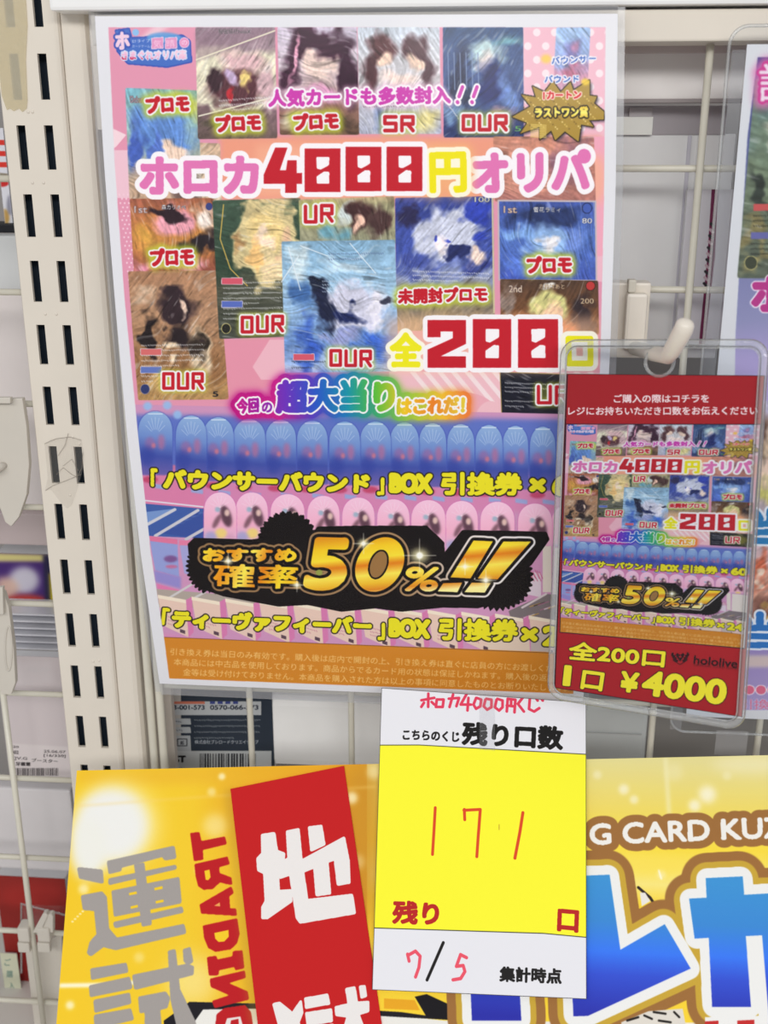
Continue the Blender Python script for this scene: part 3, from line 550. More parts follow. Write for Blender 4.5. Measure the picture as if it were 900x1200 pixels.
# last prize burst
st = [(600, 137), (621.7, 124.8), (611, 111), (628, 114), (624, 101), (638, 108), (647.7, 95), (657, 108), (668.6, 96), (672, 106), (691, 93.7), (691, 112), (699.7, 113), (696, 121), (708, 131), (707.6, 140), (690, 141), (696, 148.6), (681, 146), (678, 166), (662, 154), (650.6, 164.5), (646, 153), (632.5, 163.8), (632.5, 148.6), (609.4, 156.6), (618, 144)]
cv.poly([(x + 2.5, y + 2.5) for x, y in st], (70, 62, 80), .8, 1.2); cv.poly(st, (176, 144, 62), out=((1.4, (46, 38, 30)),))
for i in range(150):
    x, y = 606 + (i * 37) % 98, 104 + (i * 23) % 56
    if 612 < x < 700 and 112 < y < 152: cv.ell(x, y, .9, .9, [(226, 200, 110), (120, 92, 40), (246, 226, 150)][i % 3], .9)
for i in range(8): cv.stroke([(622, 146 + i * 2), (640, 147 + i * 2)], .8, (240, 214, 120))
cv.ell(640, 69, 6, 5, (250, 206, 80), .9, 1.5); cv.ell(686, 96, 5, 4, (246, 210, 60), .9, 1)
cv.text('バウンサー', (646, 76), (699, 73), 9.5, (60, 104, 190), .6, out=((1.5, (240, 236, 244)),)); cv.text('バウンド', (637.6, 97.5), (679, 97), 9.5, (60, 104, 190), .6, out=((1.5, (240, 236, 244)),))
cv.text('1カートン', (636, 117), (682, 116), 10.5, (214, 44, 50), .9, out=((1.3, (246, 216, 206)),)); cv.text('ラストワン賞', (626, 139), (690, 138), 14, cv.grad((626, 124), (626, 139), [(0, (240, 200, 60)), (.5, (250, 240, 120)), (1, (226, 180, 50))]), 1.1, out=((1.7, (36, 30, 26)),))
# brand mark, top left
cv.poly([(136, 36), (151, 34), (154, 45), (214, 42), (222, 48), (224, 72), (196, 78), (150, 74), (138, 60)], (70, 112, 196), out=((1.6, (52, 84, 180)),)); cv.ell(192, 44, 20, 6, (96, 160, 220), .9, .8); cv.ell(159, 38, 4, 4, (140, 190, 236))
cv.text('ホ', (135, 59), (153, 58), 22, (240, 206, 226), 1.6, out=((2.4, (52, 84, 180)),)); cv.text('ロライブ', (155, 50.5), (176, 50), 4.6, (236, 232, 246), .35); cv.text('カードゲーム', (155, 56), (176, 56), 3.8, (236, 232, 246), .2)
for x in (178, 194): cv.poly([(x, 45), (x + 13, 44), (x + 13, 56), (x, 57)], (226, 150, 196), out=((1, (240, 214, 232)),)); 
cv.ell(216, 50, 5.4, 5.6, (232, 150, 196), out=((.8, (244, 220, 236)),)); cv.text('の', (212.5, 53), (219.5, 53), 6, (250, 236, 246), .3); cv.text('気', (179.5, 56), (189.5, 56), 9.5, (244, 204, 228), .3); cv.text('晴', (195.5, 56), (205.5, 55), 9.5, (244, 204, 228), .3)
cv.text('きまぐれオリパ庫', (142, 71), (219, 70), 12, cv.grad((142, 58), (142, 71), [(0, (246, 206, 226)), (.55, (236, 170, 206)), (.7, (206, 40, 90)), (1, (214, 60, 110))]), .7, out=((1.2, (214, 226, 246)), ))
# rainbow line
rb = cv.grad((277, 470), (539, 470), RAINBOW)
rb2 = cv.grad((270, 470), (546, 470), [(0, (190, 20, 130)), (.2, (200, 30, 140)), (.34, (90, 60, 190)), (.48, (30, 120, 190)), (.62, (60, 170, 110)), (.78, (170, 200, 60)), (.9, (240, 190, 50)), (1, (236, 130, 60))])
L4 = [('今回', (277, 486), (304, 484), 19, 1.2), ('の', (306, 484), (319, 484), 13, 1), ('超大当', (322, 486), (430, 483), 41, 2.9), ('り', (437, 484), (464, 482), 37, 3.2), ('はこれだ！', (464, 487), (545, 485), 21, 1.7)]
for a in L4: cv.text(a[0], a[1], a[2], a[3], None, a[4], glow=((9, rb2, .95),), out=((8, rb2),), shear=.06)
for a in L4: cv.text(a[0], a[1], a[2], a[3], rb, a[4], out=((2.4, (246, 244, 246)),), shear=.06)
# yellow lines
YL = (234, 224, 40); BK = (44, 40, 34)
def yl(st, p0, p1, h, b=2.0): cv.text(st, p0, p1, h, YL, b + .55, out=((1.9, BK),))
yl('「', (176, 571), (185, 571), 23, 1.4); yl('バウンサーバウンド', (190, 574), (434, 579), 25); yl('」', (441, 581), (451, 581), 22, 1.4); yl('BOX', (455, 579), (508, 580), 26, 2.4); yl('引換券', (516, 581), (613, 582), 29, 1.6); yl('×', (619, 577), (640, 578), 18); yl('60', (646, 582), (690, 583), 27, 2.4)
yl('「', (188, 733), (198, 734), 22, 1.4); yl('ティーヴァフィーバー', (200, 737), (436, 746), 24); yl('」', (442, 751), (452, 751), 22, 1.4); yl('BOX', (454, 748), (505, 750), 25, 2.4); yl('引換券', (513, 751), (608, 753), 28, 1.6); yl('×', (609, 752), (631, 753), 18); yl('24', (634, 758), (677, 760), 26, 2.4)
# the badge
def spikes(cx, cy, r, n, a0, a1, amp=5):
    out = []
    for i in range(n * 2 + 1):
        a = math.radians(a0 + (a1 - a0) * i / (n * 2)); q = r + (amp if i % 2 else 0); out.append((cx + q * math.cos(a), cy + q * math.sin(a)))
    return out
BKK = (24, 20, 22)
body = [(222, 650), (221, 638), (228, 631), (296, 633)] + spikes(337, 634, 30, 12, 185, 350) + [(372, 618), (418, 617), (500, 617), (520, 636), (520, 650), (542, 622), (640, 624), (643, 632), (622, 662)] + spikes(586, 676, 34, 13, -20, 110, 5) + [(560, 712), (520, 711), (470, 716), (440, 712), (400, 716), (360, 708), (326, 710), (262, 698)] + spikes(252, 664, 29, 10, 110, 205, 5)
cv.poly(body, BKK, out=((1.2, BKK),))
cv.poly(spikes(337, 634, 30, 26, 0, 360), BKK); cv.poly(spikes(582, 676, 36, 34, 0, 360), BKK); cv.poly(spikes(256, 664, 28, 28, 0, 360), BKK)
gold = cv.grad((0 + 400, 628), (412, 700), [(0, (226, 146, 30)), (.2, (246, 206, 40)), (.38, (250, 226, 60)), (.5, (226, 130, 30)), (.66, (252, 232, 90)), (.8, (240, 190, 50)), (.9, (224, 140, 40)), (1, (252, 240, 160))])
g2 = cv.grad((240, 640), (350, 690), [(0, (250, 226, 60)), (.25, (236, 150, 30)), (.45, (252, 236, 90)), (.6, (226, 130, 26)), (.8, (250, 220, 50)), (1, (240, 170, 30))])
bars = [[(555, 633.5), (577.5, 634.5), (551.4, 677.8), (528, 676.5)], [(590, 634.7), (622, 634.7), (583, 679), (560, 677.8)], [(519.5, 683.5), (541.5, 682.8), (536, 694), (513, 693)], [(552.8, 682.8), (575, 683.3), (568, 694.5), (544.5, 693.8)]]
zero = [(445 + 0 + 29 * math.cos(t) * .98 - 6 * math.sin(t) * -1, 661.5 + 32 * math.sin(t)) for t in np.linspace(0, 2 * math.pi, 48, endpoint=False)]
zero = [(445 + 28 * math.cos(t) - 7 * math.sin(t), 661.5 + 32 * math.sin(t)) for t in np.linspace(0, 2 * math.pi, 48, endpoint=False)]
zin = [(443.5 + 9.5 * math.cos(t) - 3.6 * math.sin(t), 661.5 + 15.5 * math.sin(t)) for t in np.linspace(0, 2 * math.pi, 40, endpoint=False)]
def badge(o):
    cv.text('おすすめ', (237, 659), (348, 659), 17.5, g2, 1.7, out=o); cv.text('確率', (249, 689), (350, 691), 29.5, g2, 1.4, out=o)
    cv.text('5', (353, 693), (404, 694), 65, gold, 4.6, out=o, shear=.14); cv.poly(zero, gold, out=o); cv.text('%', (470, 693), (512, 694), 30, gold, 1.7, out=o, shear=.2)
    for b_ in bars: cv.poly(b_, gold, out=o)
TN = cv.grad((230, 0 + 660), (640, 660), [(0, (150, 116, 80)), (.6, (170, 136, 100)), (.78, (230, 220, 216)), (1, (236, 234, 238))])
badge(((11.5, BKK),)); badge(((7.5, TN),)); badge(((4.6, BKK),)); badge(((1.6, BKK),)); badge(())
cv.poly(zin, (156, 116, 70), out=((2.4, BKK),)); cv.ell(374, 671, 4, 3.4, (150, 160, 80))
for x, y, r in ((426, 637, 5), (491.7, 651, 8), (569.4, 680, 5), (267.5, 657.5, 4), (348, 685.6, 3.5), (545, 664, 4)):
    cv.ell(x, y, r * 1.3, r, (255, 246, 190), .8, r * .5); cv.ell(x, y, r * .5, r * .5, (255, 255, 250), 1, 1); cv.stroke([(x - r * 2.4, y), (x + r * 2.4, y)], .9, (255, 252, 235), alpha=.8, blur=.4); cv.stroke([(x, y - r * 2.4), (x, y + r * 2.4)], .9, (255, 252, 235), alpha=.7, blur=.4)
cv.clip = None
POSTER = cv
# ------------------------------------------------------------------ price slip in the hard case
_q = quad3([(661, 402), (897, 402), (868, 852), (645, 815)], -0.048)
CASE = Flat(_q[0], _q[1] - _q[0], _q[3] - _q[0])
SLIP = Quad([CASE.at(*p) for p in ((664, 438), (896.5, 440), (867, 845), (649, 806))])
def flat_map(F, w, h): return lambda x, y: (F.uv(x, y)[0] * w, F.uv(x, y)[1] * h)
SW, SH = 860, int(860 * SLIP.h / SLIP.w)
cv = Canvas(SW, SH, flat_map(SLIP, SW, SH), SW / 225, (166, 28, 36))
# the big sheet's picture again, smaller: sampled from the painted sheet itself
q = cv.mp([(663.5, 497), (891, 498), (870.5, 763.6), (656, 741)]); b = cv.box_of(q, 2)
Y, X = np.mgrid[b[1]:b[3], b[0]:b[2]] + 0.5
A = []; B = []
for (x, y), (u, v) in zip(q, ((0, 0), (1, 0), (1, 1), (0, 1))):
    A += [[x, y, 1, 0, 0, 0, -u * x, -u * y], [0, 0, 0, x, y, 1, -v * x, -v * y]]; B += [u, v]
H_ = np.append(np.linalg.solve(A, B), 1).reshape(3, 3); D = H_[2, 0] * X + H_[2, 1] * Y + H_[2, 2]
u = (H_[0, 0] * X + H_[0, 1] * Y + H_[0, 2]) / D; v = (H_[1, 0] * X + H_[1, 1] * Y + H_[1, 2]) / D
pq = POSTER.mp([(128, 33), (709, 33), (677, 810), (199, 794)])
def bil(u, v): 
    a = pq[0] * (1 - u)[..., None] + pq[1] * u[..., None]; c = pq[3] * (1 - u)[..., None] + pq[2] * u[..., None]; return a * (1 - v)[..., None] + c * v[..., None]
s_ = bil(u, v); src = np.stack([np.clip(gauss(POSTER.img[..., i].astype(float), 1.1), 0, 255) for i in range(3)], -1)
sx = np.clip(s_[..., 0], 0, PW - 2); sy = np.clip(s_[..., 1], 0, PH - 2); ix = sx.astype(int); iy = sy.astype(int); fx = (sx - ix)[..., None]; fy = (sy - iy)[..., None]
smp = (src[iy, ix] * (1 - fx) + src[iy, ix + 1] * fx) * (1 - fy) + (src[iy + 1, ix] * (1 - fx) + src[iy + 1, ix + 1] * fx) * fy
cv.put(b, cv.polymask(q, b), smp * .92)
cv.stroke([(663.5, 497), (891, 498), (870.5, 763.6), (656, 741)], 1, (40, 20, 40), closed=True)
WP = (240, 214, 216)
cv.text('ご購入の際はコチラを', (719, 472.5), (831, 472.5), 10.5, WP, .45); cv.text('レジにお持ちいただき口数をお伝えください', (665.5, 487), (888, 487), 10.5, WP, .45)
YW = (240, 226, 50); BD = ((1.1, (60, 16, 20)),)
cv.text('全200口', (665, 773), (777, 785), 22, YW, 1.1, out=BD); cv.text('1', (658.5, 804), (668, 805), 25, YW, 1.6, out=BD); cv.text('口', (679, 808), (705, 812), 23, YW, 1.3, out=BD)
cv.text('¥', (724, 812), (746, 815), 25, YW, 1.5, out=BD); cv.text('4000', (749, 817), (847, 831), 31, YW, 2.0, out=BD)
DK = (46, 16, 22)
cv.text('hololive', (810.5, 781), (861.5, 787), 10.5, DK, .5); cv.text('OFFICIAL CARD GAME', (811, 783.5), (862, 789), 2.6, DK, .1)
for sd in (-1, 1):
    for k in range(4): cv.ell(795.5 + sd * (4.5 + k * 1.5), 777 - k * 2.6, 2.4, 1.5, DK, rot=sd * (.2 + k * .35))
cv.poly([(795.5, 770), (799, 767.5), (801, 770), (795.5, 778), (790, 770), (792, 767.5)], DK); cv.stroke([(787, 776), (795.5, 781.5), (804, 776)], 1, DK); cv.ell(795.5, 772, 1.6, 1.2, (150, 30, 40))
cv.stroke([(665, 438), (896, 440), (867, 845), (650, 806)], 1.4, (50, 20, 30), closed=True)
SLIPC = cv
# ------------------------------------------------------------------ leaning cardboard display and the tally slip taped to it
_tl = P(90, 903, -0.062); _tr = P(900, 885, -0.062)
for yy in np.linspace(-0.062, -0.11, 60):
    _t = P(900, 885, yy)
    if abs(_t[2] - _tl[2]) < abs(_tr[2] - _tl[2]): _tr = _t
_u = _tr - _tl; _best = None
for yy in np.linspace(-0.08, -0.22, 200):
    _b = P(66, 1200, yy)
    if _best is None or abs((_b - _tl) @ _u) < abs((_best - _tl) @ _u): _best = _b
_yb = max(-0.150, min(-0.1, _best[1])); _best = P(66, 1200, _yb)
BOARD = Flat(_tl, _u * 1.12, (_best - _tl) * 1.35)
print('BOARD', _tl, _tr, _best, BOARD.w, BOARD.h, BOARD.u @ BOARD.v)
BW = 1500; BH = int(BW * BOARD.h / BOARD.w)
cv = Canvas(BW, BH, flat_map(BOARD, BW, BH), BW / 905, (246, 206, 40))
def bigblob(x, y, rx, ry, c, a, bl): cv.ell(x, y, rx, ry, c, a, bl)
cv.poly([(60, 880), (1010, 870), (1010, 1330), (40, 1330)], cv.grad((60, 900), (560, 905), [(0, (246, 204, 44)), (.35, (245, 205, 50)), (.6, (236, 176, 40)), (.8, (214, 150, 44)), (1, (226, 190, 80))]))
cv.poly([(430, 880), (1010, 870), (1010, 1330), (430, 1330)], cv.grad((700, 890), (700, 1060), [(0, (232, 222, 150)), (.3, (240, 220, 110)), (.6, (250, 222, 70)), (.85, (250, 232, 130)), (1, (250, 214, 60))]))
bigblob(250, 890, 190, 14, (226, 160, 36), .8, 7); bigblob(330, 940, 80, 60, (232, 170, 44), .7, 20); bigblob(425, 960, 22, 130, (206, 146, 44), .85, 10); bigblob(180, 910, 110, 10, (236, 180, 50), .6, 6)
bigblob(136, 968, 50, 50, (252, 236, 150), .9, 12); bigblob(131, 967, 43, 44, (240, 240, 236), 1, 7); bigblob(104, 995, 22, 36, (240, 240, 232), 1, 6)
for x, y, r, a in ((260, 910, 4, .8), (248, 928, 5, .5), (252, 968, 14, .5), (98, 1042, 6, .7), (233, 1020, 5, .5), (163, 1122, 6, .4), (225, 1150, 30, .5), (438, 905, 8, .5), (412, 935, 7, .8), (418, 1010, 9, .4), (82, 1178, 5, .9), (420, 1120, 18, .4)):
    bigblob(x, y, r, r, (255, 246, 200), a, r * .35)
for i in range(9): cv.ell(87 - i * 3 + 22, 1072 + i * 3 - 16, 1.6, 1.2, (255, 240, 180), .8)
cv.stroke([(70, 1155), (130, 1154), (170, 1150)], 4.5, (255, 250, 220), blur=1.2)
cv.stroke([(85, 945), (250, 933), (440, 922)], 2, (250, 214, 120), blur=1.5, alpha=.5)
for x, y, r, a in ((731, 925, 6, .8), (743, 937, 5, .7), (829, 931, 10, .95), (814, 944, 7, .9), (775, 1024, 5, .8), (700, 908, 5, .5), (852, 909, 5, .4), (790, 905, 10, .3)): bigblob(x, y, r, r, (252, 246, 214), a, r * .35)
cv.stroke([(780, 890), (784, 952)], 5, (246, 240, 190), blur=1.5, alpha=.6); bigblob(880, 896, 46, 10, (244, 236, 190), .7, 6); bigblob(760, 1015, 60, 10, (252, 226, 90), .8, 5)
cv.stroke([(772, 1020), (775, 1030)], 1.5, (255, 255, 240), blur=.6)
# black and white sweep at the foot
cv.poly([(222, 1176), (340, 1176), (520, 1196), (1010, 1200), (1010, 1330), (200, 1330)], (236, 234, 228)); cv.poly([(192, 1196), (206, 1186), (222, 1174), (300, 1176), (470, 1186), (540, 1196), (470, 1192), (300, 1182), (238, 1183), (226, 1200), (224, 1330), (190, 1330)], (34, 32, 38))
cv.poly([(486, 1168), (500, 1165), (524, 1176), (534, 1196), (500, 1192)], (30, 28, 32)); cv.poly([(450, 1170), (486, 1172), (492, 1184), (450, 1182)], (236, 170, 40))
cv.stroke([(748, 1040), (762, 1052), (780, 1080)], 3, (50, 40, 40)); cv.poly([(750, 1046), (756, 1046), (762, 1056), (752, 1062)], (236, 232, 226))
GR = (164, 158, 154)
def zp(pts, ox, oy, k, col, r=1.2): cv.poly([(ox + x / k, oy + y / k) for x, y in pts], col, rnd_=r)
YG1 = (246, 205, 45)
for L in ([(250, 702), (325, 710), (328, 748), (256, 732)], [(262, 792), (325, 780), (338, 795), (345, 895), (372, 928), (586, 884), (592, 908), (370, 960), (330, 950), (290, 980), (281, 972), (290, 938), (312, 915), (304, 835), (268, 832)],
          [(345, 682), (555, 634), (560, 668), (528, 674), (520, 662), (384, 698), (386, 708), (350, 717)], [(349, 738), (560, 695), (562, 702), (350, 752)], [(432, 692), (458, 688), (482, 880), (456, 885)],
          [(360, 777), (570, 734), (577, 811), (367, 853)], [(365, 877), (580, 828), (583, 841), (369, 890)]): zp(L, 0, 760, 2.727, GR, 1.6)
for L in ([(412, 781), (436, 776), (438, 784), (413, 789)], [(493, 765), (519, 759), (520, 768), (494, 773)], [(417, 824), (440, 819), (441, 827), (418, 832)], [(497, 807), (522, 802), (523, 810), (498, 815)]): zp(L, 0, 760, 2.727, YG1, 0)
for L in ([(292, 1026), (402, 1008), (406, 1032), (294, 1055)], [(288, 1080), (412, 1053), (420, 1084), (290, 1110)], [(302, 1126), (412, 1104), (416, 1132), (305, 1160)], [(303, 1174), (416, 1154), (424, 1184), (306, 1212)], [(308, 1226), (420, 1204), (430, 1290), (312, 1300)],
          [(426, 1046), (598, 1011), (616, 1018), (615, 1040), (432, 1087)], [(540, 969), (558, 964), (572, 1090), (620, 1190), (640, 1260), (580, 1260), (548, 1120)], [(588, 964), (606, 958), (614, 1000), (600, 1008), (590, 998)], [(445, 1116), (528, 1100), (540, 1118), (532, 1146), (508, 1152), (516, 1240), (466, 1250), (466, 1160), (449, 1161)]): zp(L, 0, 760, 2.727, GR, 1.6)
RD = (190, 32, 38)
for L in ([(85, 118), (182, 108), (204, 215), (482, 160), (500, 238), (220, 305), (226, 418), (128, 435)], [(135, 482), (512, 396), (535, 472), (415, 506), (415, 588), (556, 638), (566, 710), (512, 705), (425, 680), (345, 760), (240, 770), (180, 732), (150, 620)],
          [(195, 955), (556, 746), (582, 812), (530, 850), (540, 1000), (610, 1000), (620, 1075), (214, 1050)]): zp(L, 215, 965, 10, RD, 1)
zp([(245, 555), (305, 540), (318, 630), (290, 665), (260, 660)], 215, 965, 10, YG1, 0); zp([(358, 965), (425, 925), (430, 972)], 215, 965, 10, (240, 170, 90), 0)
for L in ([(210, 138), (562, 62), (586, 220), (560, 315), (495, 376), (342, 402), (268, 364), (224, 260)], [(254, 470), (342, 458), (352, 498), (520, 463), (524, 408), (617, 399), (636, 577), (552, 596), (538, 560), (370, 597), (366, 648), (273, 654)],
          [(284, 698), (642, 614), (652, 678), (455, 738), (672, 832), (685, 907), (332, 996), (308, 932), (505, 868), (293, 774)], [(344, 1170), (354, 1075), (434, 1008), (646, 977), (706, 1044), (726, 1180), (712, 1290), (358, 1290)]): zp(L, 215, 1070, 9, RD, 1)
zp([(325, 210), (475, 178), (478, 250), (430, 300), (370, 305), (335, 270)], 215, 1070, 9, YG1, 0); zp([(440, 1170), (460, 1110), (600, 1090), (625, 1180), (600, 1260), (450, 1260)], 215, 1070, 9, (232, 226, 222), 0); zp([(495, 1170), (502, 1132), (580, 1115), (588, 1250), (500, 1250)], 215, 1070, 9, RD, 0)
cv.poly([(274, 925), (262, 925), (292, 1200), (308, 1200)], (176, 140, 50), .35, 4)  # soft dark band: the red strip's shade painted onto the display
# the three big syllables with their white, gold and brown borders
ba = cv.grad((700, 1030), (700, 1195), [(0, (66, 150, 216)), (.3, (64, 140, 216)), (.52, (62, 124, 248)), (.68, (58, 86, 214)), (1, (48, 52, 170))])
re_ = [(664, 1027), (714.4, 1025), (727, 1113), (779, 1083), (809.4, 1135), (689, 1190.5), (672, 1191)]
ka = [(827, 1029), (870.5, 1027), (872, 1048.6), (935, 1045), (945, 1240), (905, 1240), (893, 1096), (874, 1097), (880, 1180), (834.5, 1180), (830.6, 1099), (814, 1100), (807.5, 1053), (828, 1052)]
to = [(545, 1010), (600, 1010), (603, 1060), (650, 1085), (640, 1130), (606, 1110), (611, 1196), (553, 1196)]
cv.text('G CARD KUZI', (691, 991), (928, 982), 26, None, 1.6, out=((8.5, (160, 112, 62)),))
for w_, c_ in ((27, (160, 112, 62)), (17, (204, 168, 62)), (10.5, (240, 240, 238))):
    for g_ in (re_, ka, to): cv.poly(g_, c_, out=((w_, c_),))
for g_ in (re_, ka, to): cv.poly(g_, ba)
cv.text('G CARD KUZI', (691, 991), (928, 982), 26, (242, 240, 234), 1.3)
cv.poly([(826, 1192), (905, 1190), (905, 1215), (828, 1215)], (240, 240, 238)); cv.poly([(826, 1197), (842, 1196), (842, 1215), (826, 1215)], (200, 50, 50)); cv.poly([(864, 1196), (884, 1195), (884, 1215), (864, 1215)], (200, 50, 50))
cv.poly([(728, 1198), (760, 1185), (800, 1182), (806, 1215), (728, 1215)], (226, 220, 210))
for a in ((735, 1196, 748, 1192), (755, 1190, 764, 1194), (766, 1186, 780, 1188), (772, 1196, 786, 1198), (790, 1186, 796, 1192)): cv.stroke([(a[0], a[1]), (a[2], a[3])], 2.2, (40, 36, 34))
BOARDC = cv
# red strip with two white characters, glued on the display
RSq = [(270, 924.5), (403, 897.5), (302, 1200)]
_a = [BOARD.at(*p, off=0.0012) for p in RSq]; RSF = Flat(_a[0], _a[1] - _a[0], (_a[2] - _a[0]) * 1.25)
RW = 420; RH = int(RW * RSF.h / RSF.w); cv = Canvas(RW, RH, flat_map(RSF, RW, RH), RW / 137, (198, 32, 34))
WR = (236, 232, 230)
for L in ([(556, 222), (588, 217), (595, 264), (614, 271), (611, 306), (597, 312), (600, 370), (632, 368), (633, 396), (570, 440), (557, 440), (557, 412), (566, 396), (562, 322), (546, 314), (544, 284), (557, 270)], [(622, 213), (652, 207), (660, 290), (772, 229), (784, 290), (786, 347), (756, 352), (748, 285), (728, 292), (735, 375), (700, 380), (694, 306), (664, 318), (675, 394), (793, 380), (800, 427), (657, 452), (648, 440), (630, 325), (604, 334), (600, 296), (626, 284)], [(680, 202), (712, 198), (720, 246), (686, 262)]): zp(L, 60, 880, 2.25, WR, 1.6)
for L in ([(586, 668), (602, 664), (636, 692), (658, 660), (662, 690), (652, 716), (668, 760), (600, 780), (600, 720)], [(670, 653), (728, 643), (733, 666), (672, 677)], [(672, 692), (738, 682), (740, 712), (676, 722)], [(676, 735), (742, 722), (746, 800), (682, 810)], [(778, 628), (800, 624), (806, 664), (836, 662), (836, 686), (810, 694), (850, 800), (750, 810), (782, 700), (752, 696), (750, 676), (784, 668)], [(814, 622), (826, 620), (830, 646), (818, 650)]): zp(L, 60, 880, 2.25, WR, 1.4)
REDC = cv
# tally slip
TALLY = Quad([BOARD.at(*p, off=0.0035) for p in ((447, 806), (687, 823), (687.5, 1171), (436, 1160))])
TW = 900; TH = int(TW * TALLY.h / TALLY.w); cv = Canvas(TW, TH, flat_map(TALLY, TW, TH), TW / 243, (232, 232, 238))
cv.poly([(445, 873.2), (687.5, 884), (688, 1098.5), (438, 1087.4)], (252, 248, 50)); cv.stroke([(445, 873.2), (687.5, 884)], 1, (60, 60, 50)); cv.stroke([(438, 1087.4), (688, 1098.5)], 1, (60, 60, 50))
cv.text('こちらのくじ', (472, 869), (539, 871.5), 13, (26, 24, 24), .7); cv.text('残り口数', (541, 875), (660, 880), 29, (20, 18, 18), 1.6)
RT = (186, 34, 32); cv.text('残り', (459, 1083), (514.5, 1086), 28, RT, 1.5); cv.text('口', (653, 1093), (678, 1094), 27, RT, 1.5); cv.text('集計時点', (585, 1151), (658.5, 1154), 18, (24, 22, 22), .9)
HW = (226, 60, 92); HR = (222, 74, 34)
hs = [[(494, 821), (509, 818)], [(502, 813), (502, 829)], [(497, 824), (494, 829)], [(506, 823), (509, 826)], [(512, 820), (511, 829), (519, 829), (520, 820), (512, 820)], [(526, 819), (538, 818), (535, 828)], [(531, 814), (527, 829)], [(547, 813), (540, 826), (552, 826)], [(549, 818), (548, 833)],
      [(558, 818), (555, 826), (558, 831), (563, 828), (564, 820), (559, 818)], [(569, 820), (567, 828), (571, 832), (576, 829), (576, 820), (570, 819)], [(582, 820), (580, 829), (585, 833), (589, 829), (589, 821), (583, 819)], [(594, 834), (595, 819), (604, 820), (603, 835)], [(599, 820), (599, 827)], [(594, 827), (603, 828)], [(613, 817), (607, 825), (614, 834)], [(621, 817), (620, 831), (626, 834), (632, 830)], [(628, 818), (630, 821)], [(633, 817), (636, 821)]]
for L in hs: cv.stroke(L, 3.3, HW)
for L in ([(511, 949), (509.4, 975), (507.5, 1003)], [(545.5, 952), (546, 964)], [(545, 953), (564, 951.5), (562.5, 975), (560, 1007)], [(613.5, 954), (610, 978), (604.5, 1008.5)]): cv.stroke(L, 3.4, HR)
for L in ([(477.7, 1118.5), (479.5, 1126.5)], [(478, 1120), (487, 1115), (492.5, 1121), (491, 1134), (487, 1145)], [(540, 1119.5), (535, 1133), (543, 1132), (545, 1139), (540, 1147), (531, 1148.5)], [(540, 1119.5), (547, 1123)]): cv.stroke(L, 3.6, (236, 84, 104))
cv.stroke([(519.8, 1105.5), (500.5, 1148.5)], 3.4, (22, 20, 20)); cv.ell(586, 972, .8, 4, (190, 150, 40), .6)
cv.stroke([(447, 806), (687, 823), (687.5, 1171), (436, 1160)], 1.2, (60, 58, 60), closed=True)
TALLYC = cv
# ------------------------------------------------------------------ right-hand sheet in its sleeve
_o = P(875.6, 52, -0.024); RP = Flat(_o, np.array([.297, 0, 0.0]), np.array([0.002, 0, -(_o[2] - P(846, 841, -0.024)[2])]))
QW = 700; QH = int(QW * RP.h / RP.w); cv = Canvas(QW, QH, flat_map(RP, QW, QH), QW / 560, (226, 226, 230))
cv.poly([(888, 67), (1372, 67), (1345, 834), (860, 832), (858, 640), (862, 390), (876, 160)], cv.grad((880, 67), (860, 830), [(0, (62, 60, 130)), (.1, (90, 96, 150)), (.36, (150, 150, 190)), (.42, (184, 168, 216)), (.7, (190, 176, 216)), (.85, (150, 130, 190)), (1, (176, 160, 206))]))
C((885, 92), (985, 92), (864, 326), [(0, (110, 134, 128)), (.5, (120, 134, 110)), (1, (96, 104, 90))], [(.3, .3, .2, .12, 0, (206, 206, 186), .6), (.45, .35, .14, .1, 0, (196, 150, 110), .5), (.2, .6, .3, .08, .3, (60, 66, 60), .5), (.3, .85, .3, .1, 0, (140, 130, 90), .6), (.8, .5, .3, .4, 0, (170, 160, 130), .7)], 300, warp=.2)
cv.text('詰', (889, 120), (936, 120), 46, (250, 226, 240), .8, out=((3, (214, 70, 150)),), glow=((7, (226, 120, 180), .8),)); cv.text('ホロカ', (880, 366), (1010, 366), 44, (190, 62, 140), 3, out=((1.6, (250, 240, 250)),))
for x, y, c in ((883, 243, (206, 90, 90)), (880, 276, (110, 110, 170))): cv.poly([(x, y - 4), (x + 60, y - 4), (x + 60, y + 4), (x, y + 4)], c); cv.lines((x, y + 10), (x + 60, y + 10), 3, 6, (40, 40, 36), x)
cv.ell(880, 308, 7, 7.5, (70, 74, 60), out=((1.2, (190, 180, 120)),))
C((872, 470), (1000, 470), (862, 620), [(0, (196, 190, 220)), (.4, (226, 200, 170)), (1, (190, 176, 190))], [(.12, .3, .14, .3, 0, (120, 90, 76), .5), (.15, .5, .1, .1, 0, SK, .5), (.3, .7, .3, .2, 0, (206, 200, 120), .6), (.7, .5, .3, .4, 0, (170, 150, 190), .6)], 310, warp=.15)
C((872, 630), (1000, 630), (862, 745), [(0, (214, 190, 200)), (.5, (206, 150, 130)), (1, (150, 110, 110))], [(.15, .25, .14, .25, 0, (214, 110, 80), .5), (.16, .35, .07, .1, 0, SK, .5), (.12, .7, .2, .2, 0, (110, 70, 60), .6), (.3, .8, .2, .1, 0, (196, 156, 90), .6)], 320, warp=.15)
